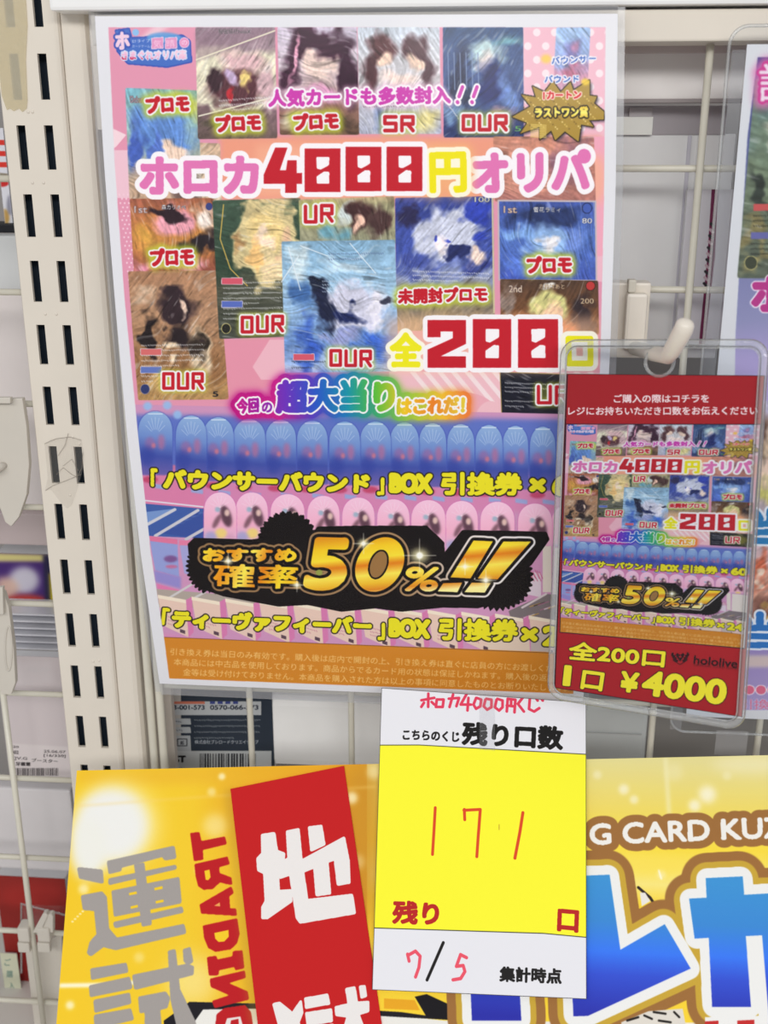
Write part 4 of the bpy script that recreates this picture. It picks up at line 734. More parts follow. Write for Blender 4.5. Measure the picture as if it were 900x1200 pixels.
for k in range(1, 4):                            # the sheet goes on beyond the frame in the same manner
    x = k * 112
    C((888 + x, 92), (988 + x, 92), (878 + x, 326), [(0, (110, 120, 160)), (1, (150, 120, 130))], [(.5, .4, .3, .3, 0, (206, 190, 180), .6), (.3, .7, .3, .2, 0, (90, 90, 140), .6)], 330 + k, warp=.15)
    C((880 + x, 470), (980 + x, 470), (876 + x, 740), [(0, (206, 190, 210)), (1, (170, 130, 140))], [(.5, .4, .3, .3, 0, (226, 190, 150), .6), (.6, .75, .3, .2, 0, (120, 130, 190), .6)], 340 + k, warp=.15)
cv.text('当', (880, 640), (925, 640), 46, (50, 130, 190), 2.4, out=((3, (236, 240, 250)),)); cv.text('当', (866, 762), (915, 762), 46, (50, 120, 196), 2.4, out=((3, (236, 240, 250)),))
cv.poly([(862, 768), (1100, 768), (1100, 782), (858, 782)], (226, 206, 190), .8, 2)
cv.text('●●●●', (872, 814), (925, 814), 11, (226, 110, 140), .5, out=((1.5, (246, 230, 240)),)); cv.text('引換券', (866, 832), (920, 832), 13, (226, 120, 150), .5, out=((1.5, (200, 190, 226)),))
RPC = cv
# ------------------------------------------------------------------ things hanging behind the wires
def face(x0, y0, x1, y1, Y, res=300, bg=(200, 195, 195), th=None):
    a = P(x0, y0, Y); b = P(x1, y1, Y); F = Flat(a, np.array([b[0] - a[0], 0, 0]), np.array([0, 0, b[2] - a[2]]))
    w = res; h = max(8, int(res * F.h / F.w)); return F, Canvas(w, h, flat_map(F, w, h), w / (x1 - x0), bg)
LBL = face(-6, 768, 92, 912, 0.045, 640, (204, 194, 196)); cv = LBL[1]
cv.poly([(-10, 776), (60, 776), (62, 800), (-10, 806)], (212, 204, 206), .6, 3); cv.ell(45, 785, 14, 4, (206, 198, 200), .7, 2); cv.poly([(-10, 870), (95, 876), (95, 915), (-10, 915)], (216, 208, 208), .8, 1)
BKg = (64, 58, 60); cv.text('6(20', (9, 877), (22, 877.5), 3.6, BKg, .2); cv.text('0002', (10, 883.5), (22, 884), 4.4, BKg, .3); cv.text('25.06.07', (51, 882), (77, 883), 3.4, BKg, .2); cv.text('[16/320]', (51, 887.5), (77, 888.5), 4.2, BKg, .25)
cv.text('16]V.G', (10, 890.8), (32, 891.6), 4.4, BKg, .25); cv.text('ブースター', (37, 893), (68, 894.5), 4.6, BKg, .25); cv.text('月牙叢雲', (12, 897.5), (36, 898), 5, BKg, .35)
r_ = random.Random(3); x = 18
while x < 68:
    w_ = r_.choice([.6, .9, 1.4]); cv.poly([(x, 900), (x + w_, 900), (x + w_, 909), (x, 909)], BKg); x += w_ + r_.choice([.6, .9, 1.2])
DPK = face(192, 792, 322, 905, 0.05, 640, (46, 54, 66)); cv = DPK[1]
cv.poly([(190, 790), (212, 790), (212, 910), (190, 910)], (176, 172, 168)); cv.poly([(197, 822), (306, 822), (306, 838), (197, 838)], (176, 180, 184))
cv.text('3-001-573', (203, 832), (240, 832), 6, (50, 56, 70), .4); cv.text('0570-066-573', (246, 832), (303, 832), 6, (50, 56, 70), .4); cv.poly([(198, 822), (240, 822), (240, 825), (198, 825)], (190, 110, 90))
for i in range(4): cv.poly([(246 + i * 9, 822), (252 + i * 9, 822), (252 + i * 9, 825), (246 + i * 9, 825)], (60, 70, 130))
for y0, y1 in ((842, 849), (852, 859), (862, 880)): cv.poly([(199, y0), (223, y0), (224, y1), (199, y1)], (168, 172, 176)); 
cv.lines((202, 846), (220, 846), 1, 5, (60, 60, 70), 1); cv.lines((202, 856), (220, 856), 1, 5, (60, 60, 70), 2)
cv.stroke([(208, 866), (219, 866), (219, 874), (208, 874)], 1.4, (60, 62, 70), closed=True); cv.text('紙', (211, 873), (216, 873), 5, (60, 62, 70), .3); cv.lines((228, 844), (304, 844), 4, 7, (150, 156, 164), 9); cv.text('株式会社ブシロードクリエイティブ', (228, 872), (303, 872), 5, (170, 176, 184), .2)
cv.poly([(198, 880), (318, 880), (318, 908), (198, 908)], (186, 190, 192)); cv.text('ST', (204, 894), (218, 894), 9, (26, 26, 30), .9); x = 234
while x < 300:
    w_ = r_.choice([.8, 1.2, 2]); cv.poly([(x, 883), (x + w_, 883), (x + w_, 900), (x, 900)], (40, 42, 48)); x += w_ + r_.choice([.8, 1.2, 2])
PPK = face(-8, 648, 72, 716, 0.10, 260, (70, 44, 110)); cv = PPK[1]
cv.poly([(-10, 645), (80, 645), (80, 658), (-10, 658)], (206, 196, 130), 1, 2); cv.ell(28, 680, 18, 16, (196, 192, 206), 1, 4); cv.ell(6, 690, 16, 14, (214, 180, 160), .9, 4); cv.ell(30, 705, 26, 8, (196, 70, 60), 1, 3); cv.poly([(50, 650), (64, 650), (66, 720), (54, 720)], (44, 40, 70), 1, 2); cv.poly([(58, 672), (72, 672), (72, 720), (60, 720)], (226, 206, 50), 1, 2)
RWS = face(-6, 150, 16, 272, 0.14, 90, (226, 226, 234)); cv = RWS[1]
for y in (164, 177, 190): cv.poly([(-6, y), (8, y), (8, y + 6), (-6, y + 6)], (222, 60, 50), 1, .8)
cv.poly([(-6, 202), (16, 204), (16, 211), (-6, 209)], (150, 140, 124), 1, 1); cv.ell(2, 215, 8, 4, (206, 50, 50), 1, 1.4); cv.ell(6, 255, 5, 10, (196, 150, 70), .9, 3); cv.ell(12, 240, 4, 12, (110, 110, 130), .7, 3)
RWS2 = face(-6, 1026, 96, 1215, 0.075, 200, (146, 44, 40)); cv = RWS2[1]
cv.ell(40, 1050, 40, 16, (170, 48, 44), .8, 8)
PST = face(0, 1117, 32, 1215, 0.066, 120, (206, 208, 184)); cv = PST[1]
for i, ch in enumerate('ご購入の際は'): cv.text(ch, (5 + i * 2.4, 1132 + i * 14), (13 + i * 2.4, 1132 + i * 14), 9, (110, 140, 130), .4)
for i, ch in enumerate('こちら'): cv.text(ch, (20 + i * 2, 1175 + i * 14), (28 + i * 2, 1175 + i * 14), 8, (150, 160, 140), .3)
MRN = face(806, 222, 846, 404, 0.035, 120, (222, 220, 226)); cv = MRN[1]
cv.poly([(834, 222), (841, 222), (838, 300), (826, 403), (819, 403), (829, 300)], (120, 52, 84)); 
for i in range(12): cv.stroke([(833 - i * .8, 262 + i * 7), (836 - i * .8, 265 + i * 7)], 2.2, [(60, 56, 62), (206, 180, 190)][i % 2])
cv.poly([(817, 412), (824, 412), (824, 428), (817, 428)], (206, 180, 90))
# ================================================================== structure
CREAM = noise_mat('cream_painted_steel', (216, 208, 196), 0.42, 0.4, 0.02, 30)
WCREAM = noise_mat('cream_coated_wire', (208, 204, 190), 0.3, 0.5, 0.03, 90)
GREY = noise_mat('grey_wall_paint', (150, 146, 144), 0.8, 0.2, 0.05, 12)
DARK = noise_mat('slot_shade_dark', (38, 50, 64), 0.6, 0.3, 0.1, 40)  # near-black colour standing for the shade seen through the slots
IVORY = noise_mat('ivory_plastic', (222, 214, 202), 0.35, 0.5, 0.02, 60)
WHITEP = noise_mat('white_card_plain', (214, 214, 218), 0.5, 0.3, 0.02, 40)
def wall(name, lo, hi, m):
    bm = bmesh.new(); box(bm, *lo, *hi); o = bm_obj(name, bm, m); o['kind'] = 'structure'; return o
wall('floor', (-1.6, -3.2, -0.05), (1.6, 0.34, 0), noise_mat('shop_floor_vinyl', (190, 186, 180), 0.4, 0.4, 0.05, 5))
wall('wall_back', (-1.6, 0.30, 0), (1.6, 0.34, 2.5), GREY)
wall('trim_1', (-0.60, -0.30, 0.40), (0.80, 0.298, 0.80), noise_mat('base_shelf_paint', (206, 202, 196), 0.5, 0.3, 0.03, 20))
wall('trim_2', (-0.60, -0.14, 0.0), (0.80, 0.298, 0.40), noise_mat('plinth_paint', (196, 192, 188), 0.5, 0.3, 0.03, 20))
# ------------------------------------------------------------------ slotted upright
up = thing('slotted_upright', 'cream painted steel upright with two columns of tall slots at the left', 'shelf upright')
ZT, ZB = 1.80, 0.80
xs = [-0.2858, -0.2783, -0.2728, -0.2612, -0.2557, -0.2500]
rows = []
k = -6
while 1.5359 - k * 0.0401 > ZB + .03:
    zc = 1.5359 - k * 0.0401; rows.append((zc + 0.0128, zc - 0.0128)); k += 1
zs = [ZT] + [z for r in rows for z in r] + [ZB]
bm = bmesh.new(); V_ = {}
def vv(i, j, y):
    key = (i, j, y)
    if key not in V_: V_[key] = bm.verts.new((xs[i], y, zs[j]))
    return V_[key]
T_ = 0.0026
for j in range(len(zs) - 1):
    for i in range(5):
        hole = (j % 2 == 1) and i in (1, 3)
        if hole:
            for (a, b) in (((i, j), (i + 1, j)), ((i + 1, j), (i + 1, j + 1)), ((i + 1, j + 1), (i, j + 1)), ((i, j + 1), (i, j))):
                bm.faces.new((vv(*a, 0.0), vv(*b, 0.0), vv(*b, T_), vv(*a, T_)))
            continue
        bm.faces.new((vv(i, j, 0.0), vv(i, j + 1, 0.0), vv(i + 1, j + 1, 0.0), vv(i + 1, j, 0.0)))
        bm.faces.new((vv(i, j, T_), vv(i + 1, j, T_), vv(i + 1, j + 1, T_), vv(i, j + 1, T_)))
bm_obj('slotted_face', bm, CREAM, up)
def strip(name, prof, z0, z1, m, parent):        # profile in x, y swept upwards
    bm = bmesh.new(); a = [bm.verts.new((x, y, z0)) for x, y in prof]; b = [bm.verts.new((x, y, z1)) for x, y in prof]; n = len(prof)
    for i in range(n): bm.faces.new((a[i], a[(i + 1) % n], b[(i + 1) % n], b[i]))
    bm.faces.new(a); bm.faces.new(b[::-1]); return bm_obj(name, bm, m, parent)
strip('side_flange', [(-0.2500, 0.0), (-0.2488, -0.0003), (-0.2474, 0.0004), (-0.2464, 0.0022), (-0.2460, 0.028), (-0.2480, 0.028), (-0.2480, 0.0018), (-0.2500, 0.0018)], ZB, ZT, CREAM, up)
strip('side_flange', [(-0.2858, 0.0), (-0.2866, 0.0012), (-0.2868, 0.028), (-0.2850, 0.028), (-0.2850, 0.0018), (-0.2858, 0.0018)], ZB, ZT, CREAM, up)
strip('slot_shade_strip', [(-0.2846, 0.0125), (-0.2484, 0.0125), (-0.2484, 0.0265), (-0.2846, 0.0265)], ZB, ZT, DARK, up)  # dark strip added behind the slots as the shade inside the upright
bm = bmesh.new()
for px, py in ((33, 131), (38, 131), (38, 214), (51, 214), (53, 368), (66, 368), (93, 520), (85, 512), (82, 580), (109, 775), (116, 774)):
    p = P(px, py, 0.0); bmesh.ops.create_uvsphere(bm, u_segments=10, v_segments=6, radius=0.0013, matrix=Matrix.Translation(Vector((p[0], 0.0006, p[2]))))
bm_obj('weld_dimples', bm, CREAM, up, smooth=True)['kind'] = 'stuff'
# smooth end post beside it, with its notched lip
po = thing('end_post', 'smooth cream end post with a rounded face between upright and poster', 'post')
zt = P(99, 6, 0.0)[2]
strip('post_face', [(-0.24598, 0.012), (-0.24598, 0.0024), (-0.2452, 0.0016), (-0.2415, 0.0012), (-0.2345, 0.0012), (-0.2318, 0.0024), (-0.2300, 0.006), (-0.2296, 0.03), (-0.2458, 0.03)], ZB, zt, CREAM, po)
bm = bmesh.new()
a0 = [P(x, y, 0.006) for x, y in ((99, 12), (112, 20), (113, 52), (106, 52), (107, 85), (108, 95), (112, 150), (140, 150), (140, 12))]
a0 = [P(x, y, 0.006) for x, y in ((98, 10), (140, 10), (140, 152), (111, 152), (107, 96), (109, 82), (107, 53), (102, 53))]
prism(bm, a0, np.array([0, 0.0015, 0])); bm_obj('notched_lip', bm, CREAM, po)
strip('return_wall', [(-0.2294, 0.023), (-0.214, 0.023), (-0.214, 0.03), (-0.2294, 0.03)], ZB, zt, noise_mat('shaded_cream_steel', (186, 178, 170), 0.5, 0.3, 0.03, 30), po)  # recess shadow is put into this wall's darker cream colour
# top rail
rl = thing('top_rail', 'cream steel rail running across the top edge of the rack', 'rail')
zl = P(740, 49, -0.010)[2]; zu = P(740, 11, -0.010)[2]
bm = bmesh.new(); box(bm, P(108, 20, -0.006)[0], -0.010, zl, 0.62, 0.022, zu); bm_obj('rail_front', bm, CREAM, rl, bevel=0.0012)
bm = bmesh.new(); box(bm, -0.2455, -0.016, zu + 0.0015, 0.62, 0.03, zu + 0.05); bm_obj('rail_cap', bm, noise_mat('white_rail_cap', (236, 236, 232), 0.35, 0.5, 0.02, 30), rl, bevel=0.002)
# ------------------------------------------------------------------ wire panels
def wires(name, label, xsv, zsv, x0, x1, z0, z1, yv, yh, r):
    t = thing(name, label, 'wire grid')
    for x in xsv:
        bm = bmesh.new(); tube(bm, [(x, yv, z0), (x, yv, z1)], r * 1.06, 12); bm_obj('vertical_wire', bm, WCREAM, t, smooth=True)
    for z in zsv:
        bm = bmesh.new(); tube(bm, [(x0, yh, z), (x1, yh, z)], r, 12); bm_obj('horizontal_wire', bm, WCREAM, t, smooth=True)
    return t
z1540 = 1.4839
zsr = [z1540 - 0.0708 * k for k in range(0, 10)]
wp = wires('wire_grid', 'cream wire grid panel behind the big poster', [-0.1517, -0.0791, -0.006, 0.062, 0.1305, 0.203, 0.275], zsr, -0.219, 0.60, 0.81, P(740, 49, -0.010)[2] - 0.0005, 0.0045, 0.009, 0.0021)
for x, y in ((-0.2245, 0.006), (-0.2172, 0.006)):
    bm = bmesh.new(); tube(bm, [(x, y, 0.81), (x, y, 1.47)], 0.0030, 12); bm_obj('frame_wire', bm, WCREAM, wp, smooth=True)
zl_ = [1.4079, 1.2630, 1.1913, 1.1205, 1.0496, 0.9799, 0.9111, 0.8429]
wl = wires('wire_grid', 'cream wire grid panel at the far left beyond the slotted upright', [-0.331, -0.404, -0.477], zl_ + [1.4775, 1.335], -0.55, -0.2872, 0.81, 1.15, 0.002, 0.0065, 0.0021)
# ------------------------------------------------------------------ the big poster
MP = print_mat('poster_print', POSTER, 0.42, 0.35, 0.05)
bp_ = thing('laminated_poster', 'large pink laminated card raffle poster with the headline 4000 in red', 'poster')
grid_sheet('printed_sheet', lambda u, v: poster_pt(u, v), 20, 48, 0.0004, MP, bp_)
FILM = film_mat('laminate_film', haze=0.0, gloss=0.12, rough=0.12, bump=0.12, bscale=14)
FR = film_mat('laminate_border', tint=(248, 249, 250), haze=0.14, gloss=0.5, rough=0.15)
def strip_film(name, u0, u1, v0, v1, parent, m, f, off=0.0):
    return grid_sheet(name, lambda u, v: f(u0 + (u1 - u0) * u, v0 + (v1 - v0) * v, off), 2, 40 if v1 - v0 > .5 else 2, 0.0003, m, parent)
strip_film('film_margin', -0.012, 0.0, -0.008, 1.015, bp_, FR, poster_pt); strip_film('film_margin', 1.0, 1.014, -0.008, 1.015, bp_, FR, poster_pt)
grid_sheet('film_margin', lambda u, v: poster_pt(u, -0.010 + 0.010 * v), 8, 1, 0.0003, FR, bp_); grid_sheet('film_margin', lambda u, v: poster_pt(u, 1 + 0.02 * v), 8, 1, 0.0003, FR, bp_)
grid_sheet('clear_laminate', lambda u, v: poster_pt(u, v, 0.0003), 20, 48, 0.0001, FILM, bp_)
# ------------------------------------------------------------------ cardboard display
ed = noise_mat('white_board_edge', (226, 222, 214), 0.7, 0.2, 0.03, 60)
bd_ = thing('cardboard_display', 'leaning yellow cardboard lottery display with big blue lettering at the bottom', 'display board')
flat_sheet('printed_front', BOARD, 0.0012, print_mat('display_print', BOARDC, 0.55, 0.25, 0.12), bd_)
flat_sheet('board_body', Flat(BOARD.pt(0, 0, -0.0013) + BOARD.v * 0.0004, BOARD.u * BOARD.w, BOARD.v * (BOARD.h)), 0.004, ed, bd_)
flat_sheet('red_strip', RSF, 0.0010, print_mat('red_strip_print', REDC, 0.5, 0.25, 0.1), bd_)['label'] = 'red strip with two white characters'
# ------------------------------------------------------------------ tally slip
tl = thing('tally_slip', 'yellow and white tally slip with the handwritten number 171', 'slip')
flat_sheet('printed_slip', TALLY, 0.0006, print_mat('tally_print', TALLYC, 0.4, 0.35, 0.05), tl)
TAPE = film_mat('clear_tape', haze=0.03, gloss=1.0, rough=0.06, bump=0.2, bscale=30)
a_ = [TALLY.at(*p, off=0.0003) for p in ((562, 808), (580, 809), (580, 880))]
flat_sheet('clear_tape', Flat(a_[0], a_[1] - a_[0], a_[2] - a_[1]), 0.0001, TAPE, tl)
# ------------------------------------------------------------------ price slip in the clear case
cs = thing('card_case', 'clear plastic card case with the red price slip hanging on the hook', 'card case')
flat_sheet('price_slip', Flat(SLIP.O + 0 * SLIP.n, SLIP.u * SLIP.w, SLIP.v * SLIP.h), 0.0006, print_mat('price_slip_print', SLIPC, 0.45, 0.3, 0.05), cs)
def rr(F, m, r, n=8, grow=0.0):                  # rounded outline in the plane of F
    pts = []; w, h = F.w, F.h
    for cx, cy, a0 in ((w - r, r, -90), (w - r, h - r, 0), (r, h - r, 90), (r, r, 180)):
        for k in range(n + 1):
            a = math.radians(a0 + 90 * k / n); pts.append(F.O + F.u * (cx + (r + grow) * math.cos(a)) + F.v * (cy + (r + grow) * math.sin(a)) + F.n * m)
    return pts
CLR = film_mat('case_plastic', tint=(252, 253, 254), haze=0.005, hazecol=(225, 228, 230), gloss=0.14, rough=0.05)
RIM = film_mat('case_rim_plastic', tint=(250, 251, 252), haze=0.2, hazecol=(248, 248, 246), gloss=0.8, rough=0.06)
hu, hv = CASE.uv(773, 424); HC = np.array([hu * CASE.w, hv * CASE.h]); HR_ = 15 / 1900.0
def plate(name, off, parent):                    # plate with a round hole, triangulated between outline and hole
    cu = bpy.data.curves.new(name, 'CURVE'); cu.dimensions = '2D'; cu.fill_mode = 'BOTH'; cu.extrude = 0.0002
    F = CASE; r = 0.008
    o2 = [((p - F.O) @ F.u, -((p - F.O) @ F.v)) for p in rr(F, 0, r)]
    for pts in (o2, [(HC[0] + HR_ * math.cos(a), -HC[1] + HR_ * math.sin(a)) for a in np.linspace(0, 2 * math.pi, 28, endpoint=False)]):
        sp = cu.splines.new('POLY'); sp.points.add(len(pts) - 1); sp.use_cyclic_u = True
        for q, p in zip(sp.points, pts): q.co = (p[0], p[1], 0, 1)
    o = bpy.data.objects.new(name, cu); COL.objects.link(o); dg = bpy.context.evaluated_depsgraph_get(); dg.update()
    me = bpy.data.meshes.new_from_object(o.evaluated_get(dg)); bpy.data.objects.remove(o)
    vert = -F.v; nn = np.cross(F.u, vert); Mx = Matrix([[F.u[i], vert[i], nn[i], (F.O + F.n * off)[i]] for i in range(3)] + [[0, 0, 0, 1]])
    me.transform(Mx); me.name = name; return link(name, me, CLR, parent)
plate('front_plate', 0.0012, cs); plate('back_plate', -0.0016, cs)
bm = bmesh.new(); loop_tube(bm, rr(CASE, -0.0002, 0.008), 0.0022, 8); bm_obj('rim', bm, RIM, cs, smooth=True)
F2 = Flat(CASE.O + CASE.u * .0022 + CASE.v * .0026, CASE.u * (CASE.w - .0044), CASE.v * (CASE.h - .0052))
bm = bmesh.new(); loop_tube(bm, rr(F2, 0.0014, 0.006), 0.0005, 6); bm_obj('inner_rim', bm, RIM, cs, smooth=True)
bm = bmesh.new(); loop_tube(bm, [CASE.O + CASE.u * (HC[0] + HR_ * math.cos(a)) + CASE.v * (HC[1] + HR_ * math.sin(a)) for a in np.linspace(0, 2 * math.pi, 32, endpoint=False)], 0.0010, 8); bm_obj('hole_collar', bm, RIM, cs, smooth=True)
# ------------------------------------------------------------------ hook
hk = thing('display_hook', 'ivory plastic display hook holding the clear price case', 'hook')
bm = bmesh.new()
A1 = P(714, 331, -0.004); A2 = P(757, 420, -0.004)
box(bm, A1[0], -0.004, A2[2], A2[0], 0.012, A1[2]); bm_obj('back_plate', bm, IVORY, hk, bevel=0.0015)
bm = bmesh.new(); B1 = P(735, 344, -0.012); B2 = P(755, 410, -0.012); box(bm, B1[0], -0.012, B2[2], B2[0], -0.0035, B1[2]); bm_obj('front_rib', bm, IVORY, hk, bevel=0.002)
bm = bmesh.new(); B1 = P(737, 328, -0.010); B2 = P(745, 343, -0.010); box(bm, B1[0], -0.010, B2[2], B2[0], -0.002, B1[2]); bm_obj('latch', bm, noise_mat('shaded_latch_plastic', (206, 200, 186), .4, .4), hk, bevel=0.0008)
bm = bmesh.new()
hn = CASE.at(773, 418)
s0 = P(744, 408, -0.010); s1 = P(765, 414, hn[1] + 0.006); s2 = P(783, 417, hn[1] - 0.012); s3 = P(788, 410, hn[1] - 0.018); s4 = P(801, 386, hn[1] - 0.026); s5 = P(803, 380, hn[1] - 0.027)
d_ = (s5 - s4) / np.linalg.norm(s5 - s4)
tube(bm, [s0, s1, s2, s3, s4, s5, s5 + d_ * .0016, s5 + d_ * .0028], [.0043, .0043, .0045, .0048, .0051, .0049, .0040, .0018], 20); bm_obj('prong', bm, IVORY, hk, smooth=True)
# ------------------------------------------------------------------ right sheet in sleeve
sl = thing('sleeved_poster', 'purple and green poster in a clear hard sleeve at the right edge', 'poster')
flat_sheet('printed_sheet', RP, 0.0004, print_mat('right_poster_print', RPC, 0.45, 0.3, 0.05), sl)
_o = P(857, 30, -0.026); SLV = Flat(_o, np.array([.330, 0, 0.0]), np.array([0.002, 0, P(800, 858, -0.026)[2] - _o[2]]))
bm = bmesh.new(); prism(bm, rr(SLV, 0.0, 0.010), SLV.n * 0.0003); bm_obj('sleeve_front', bm, CLR, sl)
bm = bmesh.new(); loop_tube(bm, rr(SLV, -0.0008, 0.010), 0.0009, 8); bm_obj('sleeve_edge', bm, RIM, sl, smooth=True)
bm = bmesh.new(); a = P(858, 72, -0.0225); b = P(873, 165, -0.0225); box(bm, SLV.O[0] + .002, -0.0245, SLV.O[2] - SLV.h + .001, RP.O[0] - .0005, -0.0240, SLV.O[2] - .012); bm_obj('sleeve_pocket', bm, film_mat('sleeve_haze', haze=.12, hazecol=(206, 206, 210)), sl)
bm = bmesh.new(); a = P(840, 856, -0.029); b = P(874, 886, -0.029); box(bm, a[0], -0.0290, b[2], b[0], -0.0284, a[2]); bm_obj('clear_tab', bm, film_mat('tab_film', haze=.16, hazecol=(220, 220, 222), gloss=1, bump=.3, bscale=60), sl, bevel=0.0)
# ------------------------------------------------------------------ goods behind the wires
def pack(name, label, cat, FC, th, rough=0.3, side=None, pname='printed_face'):
    t = thing(name, label, cat); flat_sheet(pname, FC[0], 0.0006, print_mat(name + '_print', FC[1], rough, 0.4, 0.05), t)
    F = FC[0]; bm = bmesh.new(); a = F.O; box(bm, a[0] + .0005, a[1] + 0.0008, a[2] - F.h + .0005, a[0] + F.w - .0005, a[1] + th, a[2] - .0005); bm_obj('carton_body', bm, side or WHITEP, t, bevel=0.001); return t
pack('card_pack', 'dark card pack with a barcode hanging below the big poster', 'card pack', DPK, 0.02, 0.25)
pack('card_bag', 'grey plastic bag with a printed price label and barcode at the left', 'bag', LBL, 0.012, 0.3)
pack('card_box', 'purple and red card box behind the left wires', 'box', PPK, 0.05)
pack('shop_sign', 'white sign with red lettering at the far upper left', 'sign', RWS, 0.01)
pack('red_box', 'dark red box behind the wires at the lower left', 'box', RWS2, 0.05)
t = pack('paper_tag', 'pale green paper tag with vertical lettering at the lower left', 'tag', PST, 0.002)
pack('narrow_pack', 'pale pack with a narrow maroon lettered stripe beside the right sleeve', 'card pack', MRN, 0.01)
def slab(name, label, cat, x0, y0, x1, y1, Y, d, rgb, rough=.5, bevel=.001, pname=None, mat=None):
    t = thing(name, label, cat); bm = bmesh.new(); box_px(bm, x0, y0, x1, y1, Y, d); bm_obj(pname or 'body', bm, mat or noise_mat(name + '_' + str(int(x0)), rgb, rough, .3, .03, 25), t, bevel=bevel); return t
def add(t, name, x0, y0, x1, y1, Y, d, rgb, bevel=.0006, mat=None, rough=.5):
    bm = bmesh.new(); box_px(bm, x0, y0, x1, y1, Y, d); return bm_obj(name, bm, mat or noise_mat(name + '_' + str(int(x0)), rgb, rough, .3, .03, 25), t, bevel=0 if d < .002 else bevel)
t = slab('shelf_lip', 'pale mauve steel shelf lip behind the wires under the top rail', 'shelf', 690, 60, 1010, 116, 0.034, 0.006, (240, 228, 226)); add(t, 'lip_shadow_line', 690, 116, 1010, 120, 0.031, 0.011, (150, 142, 142)); add(t, 'upper_return', 690, 30, 1010, 61, 0.0325, 0.009, (206, 194, 192))  # dark lower strip stands for the shadow line under the lip
t = slab('white_pack', 'large white blank-backed pack behind the wires right of the poster', 'card pack', 690, 157, 838, 420, 0.05, 0.008, (246, 246, 250)); add(t, 'header', 700, 124, 850, 158, 0.049, 0.006, (170, 164, 168), rough=.3); 
for x_, w_, c_ in ((795, .0022, (206, 204, 214)), (806, .0016, (250, 250, 252))):
    p = P(x_, 300, 0.0485); bm = bmesh.new(); box(bm, p[0], 0.0488, P(800, 420, 0.05)[2], p[0] + w_, 0.05, P(800, 159, 0.05)[2]); bm_obj('seam', bm, noise_mat('seam_plastic', c_, .4, .3), t)
add(t, 'beige_label', 690, 137, 764, 158, 0.0465, 0.001, (248, 246, 226)); add(t, 'clear_window', 738, 126, 764, 137, 0.0463, 0.001, (176, 170, 172))
t = slab('white_carton', 'plain white carton behind the wires left of the tally slip', 'carton', 311, 818, 500, 905, 0.05, 0.04, (240, 244, 243), .35, .006)
t = slab('grey_carton', 'plain grey carton behind the wires right of the tally slip', 'carton', 640, 824, 755, 905, 0.05, 0.04, (188, 192, 192), .35, .004); add(t, 'edge_line', 640, 858, 752, 861, 0.0485, 0.001, (180, 182, 182))
slab('grey_backboard', 'dark grey backboard behind the wires beneath the right sleeve', 'board', 757, 800, 1010, 910, 0.055, 0.01, (124, 121, 118))
slab('white_case', 'blank white plastic case high behind the left wires', 'case', -60, 276, 38, 342, 0.11, 0.02, (206, 208, 208))
slab('pale_pack', 'pale grey pack hanging behind the left wires beside the hook plate', 'card pack', -60, 345, 64, 596, 0.08, 0.02, (216, 208, 206))
slab('mauve_panel', 'mauve grey packet above the purple card box', 'packet', -60, 600, 72, 640, 0.07, 0.02, (178, 164, 164))
slab('black_shelf_edge', 'black shelf edge under the red lettered sign at far left', 'shelf', -60, 262, 24, 273, 0.13, 0.03, (24, 24, 30))
CLS = noise_mat('stacked_sleeve_plastic', (214, 214, 220), .15, .8, .05, 40)
t = thing('sleeve_stack', 'stack of clear plastic sleeves under the purple card box', 'sleeves')
for i in range(6):
    bm = bmesh.new(); box_px(bm, -20, 718 + i * 8, 72 + i, 723 + i * 8, 0.07 - .002 * (i % 2), 0.03); bm_obj('sleeve', bm, CLS, t, bevel=.0008)
slab('hazy_bag', 'hazy white plastic bag under the price label at left', 'bag', -60, 920, 92, 1022, 0.06, 0.012, (208, 204, 206), .2, .002)
# hook plates and clips at the left
def poly_thing(name, label, cat, pts, Y, d, mat, parent=None, pname='body'):
    t = parent or thing(name, label, cat); bm = bmesh.new(); prism(bm, [P(x, y, Y) for x, y in pts], np.array([0, d, 0])); bm_obj(pname, bm, mat, t, bevel=.0006); return t
IV2 = noise_mat('old_ivory_plastic', (198, 192, 182), .4, .4, .02, 50)
t = poly_thing('hook_plate', 'ivory hook back plate with a rounded foot at the left', 'hook', [(-14, 468), (26, 467), (31, 500), (34, 545), (31, 580), (22, 606), (13, 617), (6, 612), (-2, 590), (-14, 560)], -0.006, .005, IV2, pname='back_plate')
poly_thing('', '', '', [(-14, 466), (12, 466), (12, 473), (-14, 473)], -0.011, .004, IV2, t, 'latch'); bm = bmesh.new(); tube(bm, [P(-16, 552, -.012), P(-2, 548, -.010), P(8, 544, -.004)], [.003, .003, .002], 10); bm_obj('prong', bm, IV2, t, smooth=True)
t = poly_thing('hook_plate', 'ivory hook back plate with an embossed oval beside the plastic sleeves', 'hook', [(-14, 694), (4, 694), (10, 712), (16, 760), (18, 800), (13, 814), (2, 814), (-14, 780)], -0.006, .005, IV2, pname='back_plate')
bm = bmesh.new(); loop_tube(bm, [P(10 + 4 * math.cos(a) + (a > math.pi) * 0, 760 + 26 * math.sin(a), -.0062) for a in np.linspace(0, 2 * math.pi, 24, endpoint=False)], .0006, 6); bm_obj('embossed_oval', bm, IV2, t, smooth=True)
poly_thing('', '', '', [(-14, 690), (3, 688), (4, 720), (-14, 722)], -0.010, .004, IV2, t, 'latch')
t = thing('wire_clip', 'grey plastic double clip gripping the left wire near the bottom', 'clip')
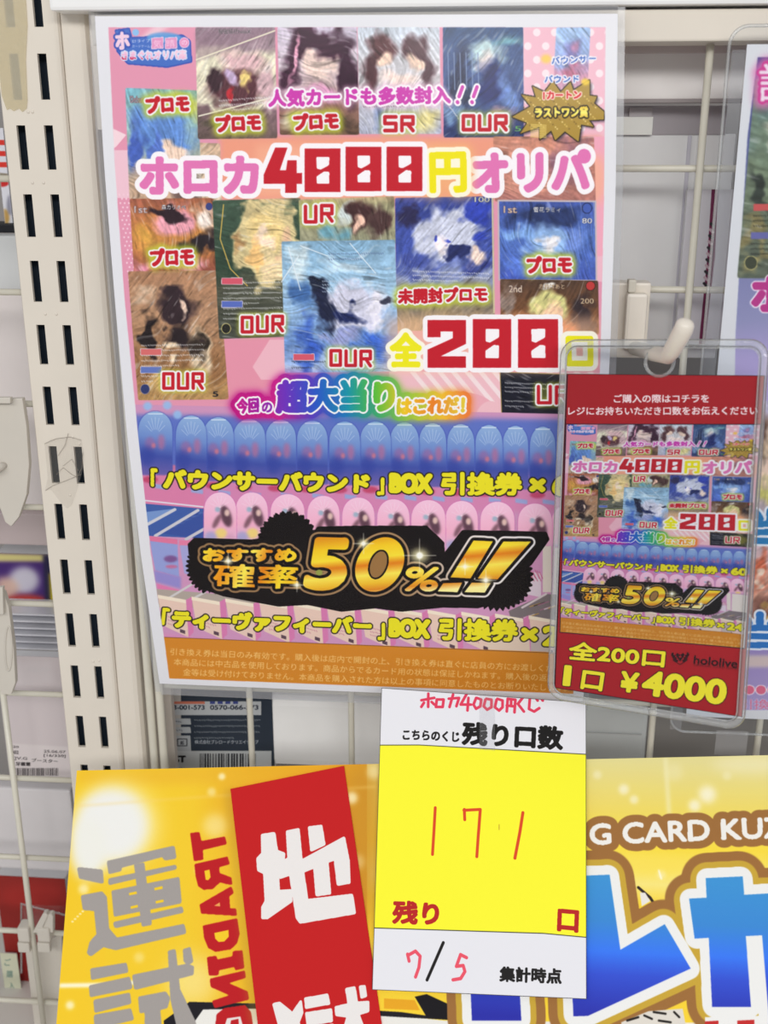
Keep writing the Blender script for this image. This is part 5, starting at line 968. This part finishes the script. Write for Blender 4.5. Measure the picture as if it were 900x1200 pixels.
for x0, x1 in ((19, 35), (42, 59)):
    bm = bmesh.new(); box_px(bm, x0, 1088, x1, 1105, -0.004, .012); bm_obj('jaw', bm, IV2, t, bevel=.0018)
    bm = bmesh.new(); box_px(bm, x0 + 1, 1105, x1, 1117, -0.003, .004); bm_obj('jaw_foot', bm, IV2, t, bevel=.001)
poly_thing('', '', '', [(38, 1093), (50, 1071), (54, 1070), (56, 1073), (47, 1094)], -0.003, .005, IV2, t, 'spring_arm')
poly_thing('', '', '', [(48, 1093), (56, 1072), (60, 1071), (62, 1074), (62, 1093)], -0.002, .005, IV2, t, 'spring_arm')
poly_thing('', '', '', [(30, 1117), (72, 1094), (76, 1215), (42, 1215)], 0.012, .004, IV2, t, 'long_plate')
bm = bmesh.new(); a = P(25, 1058, .035); b = P(90, 1076, .035); box_px(bm, 25, 1060, 95, 1140, .035, .0008); tt = thing('clear_holder', 'clear plastic label holder behind the grey clip', 'label holder'); bm_obj('clear_pocket', bm, CLR, tt)
bm = bmesh.new(); tube(bm, [P(25, 1140, .0345), P(25, 1059, .0345), P(95, 1077, .0345)], .0009, 6); bm_obj('edge', bm, RIM, tt)
# scraps of old tape on the upright
def scrap(name, label, pts, m, off=-0.0006):
    bm = bmesh.new(); prism(bm, [P(x, y, off) for x, y in pts], np.array([0, 0.0003, 0])); o = bm_obj(name, bm, m); tag(o, label, 'tape'); return o
TP = film_mat('aged_tape', tint=(250, 246, 232), haze=.36, hazecol=(236, 228, 206), gloss=.5, rough=.4, bump=.5, bscale=120)
scrap('tape_scrap', 'yellowed old tape covering two upper left slots of the upright', [(-6, -4), (30, -4), (32, 30), (30, 70), (32, 118), (31, 127), (26, 131), (22, 127), (16, 130), (11, 127), (8, 129), (2, 112), (-4, 60)], TP)
TP2 = film_mat('crinkled_film', haze=.05, hazecol=(206, 200, 192), gloss=.3, rough=.25, bump=.5, bscale=160)
scrap('tape_scrap', 'crinkled clear tape scrap halfway down the slotted upright', [(52, 520), (60, 515), (72, 513), (84, 512), (95, 515), (98, 530), (97, 550), (90, 575), (84, 592), (79, 596), (72, 590), (60, 574), (53, 574), (56, 560)], TP2)
bm = bmesh.new()
for L in ([(52, 520), (66, 514), (82, 512), (95, 516)], [(53, 575), (62, 569), (78, 563), (95, 556)], [(80, 508), (76, 522), (68, 534)], [(74, 546), (84, 538), (92, 552)], [(66, 556), (74, 548), (84, 556), (92, 560)], [(97, 530), (96, 548), (90, 560)]):
    tube(bm, [P(x, y, -.0008) for x, y in L], .00013, 5)
o = bm_obj('tape_creases', bm, noise_mat('crease_grey', (140, 132, 122), .5, .3)); tag(o, 'dark crease lines of the crinkled tape scrap', 'tape')
def find(n):
    return [x for x in bpy.data.objects if x.name.startswith(n)]
o.parent = [x for x in find('tape_scrap') if 'crinkled' in x['label']][0]
for k_ in ('category', 'label'): del o[k_]
# every Empty at the foot of its thing
bpy.context.view_layer.update()
for e in [x for x in bpy.data.objects if x.type == 'EMPTY' and x.children]:
    mn = np.array([1e9] * 3); mxx = -mn
    for c in e.children:
        a = np.empty(len(c.data.vertices) * 3); c.data.vertices.foreach_get('co', a); a = a.reshape(-1, 3); mn = np.minimum(mn, a.min(0)); mxx = np.maximum(mxx, a.max(0))
    p = Vector(((mn[0] + mxx[0]) / 2, (mn[1] + mxx[1]) / 2, mn[2]))
    e.location = p
    for c in e.children: c.location = -p
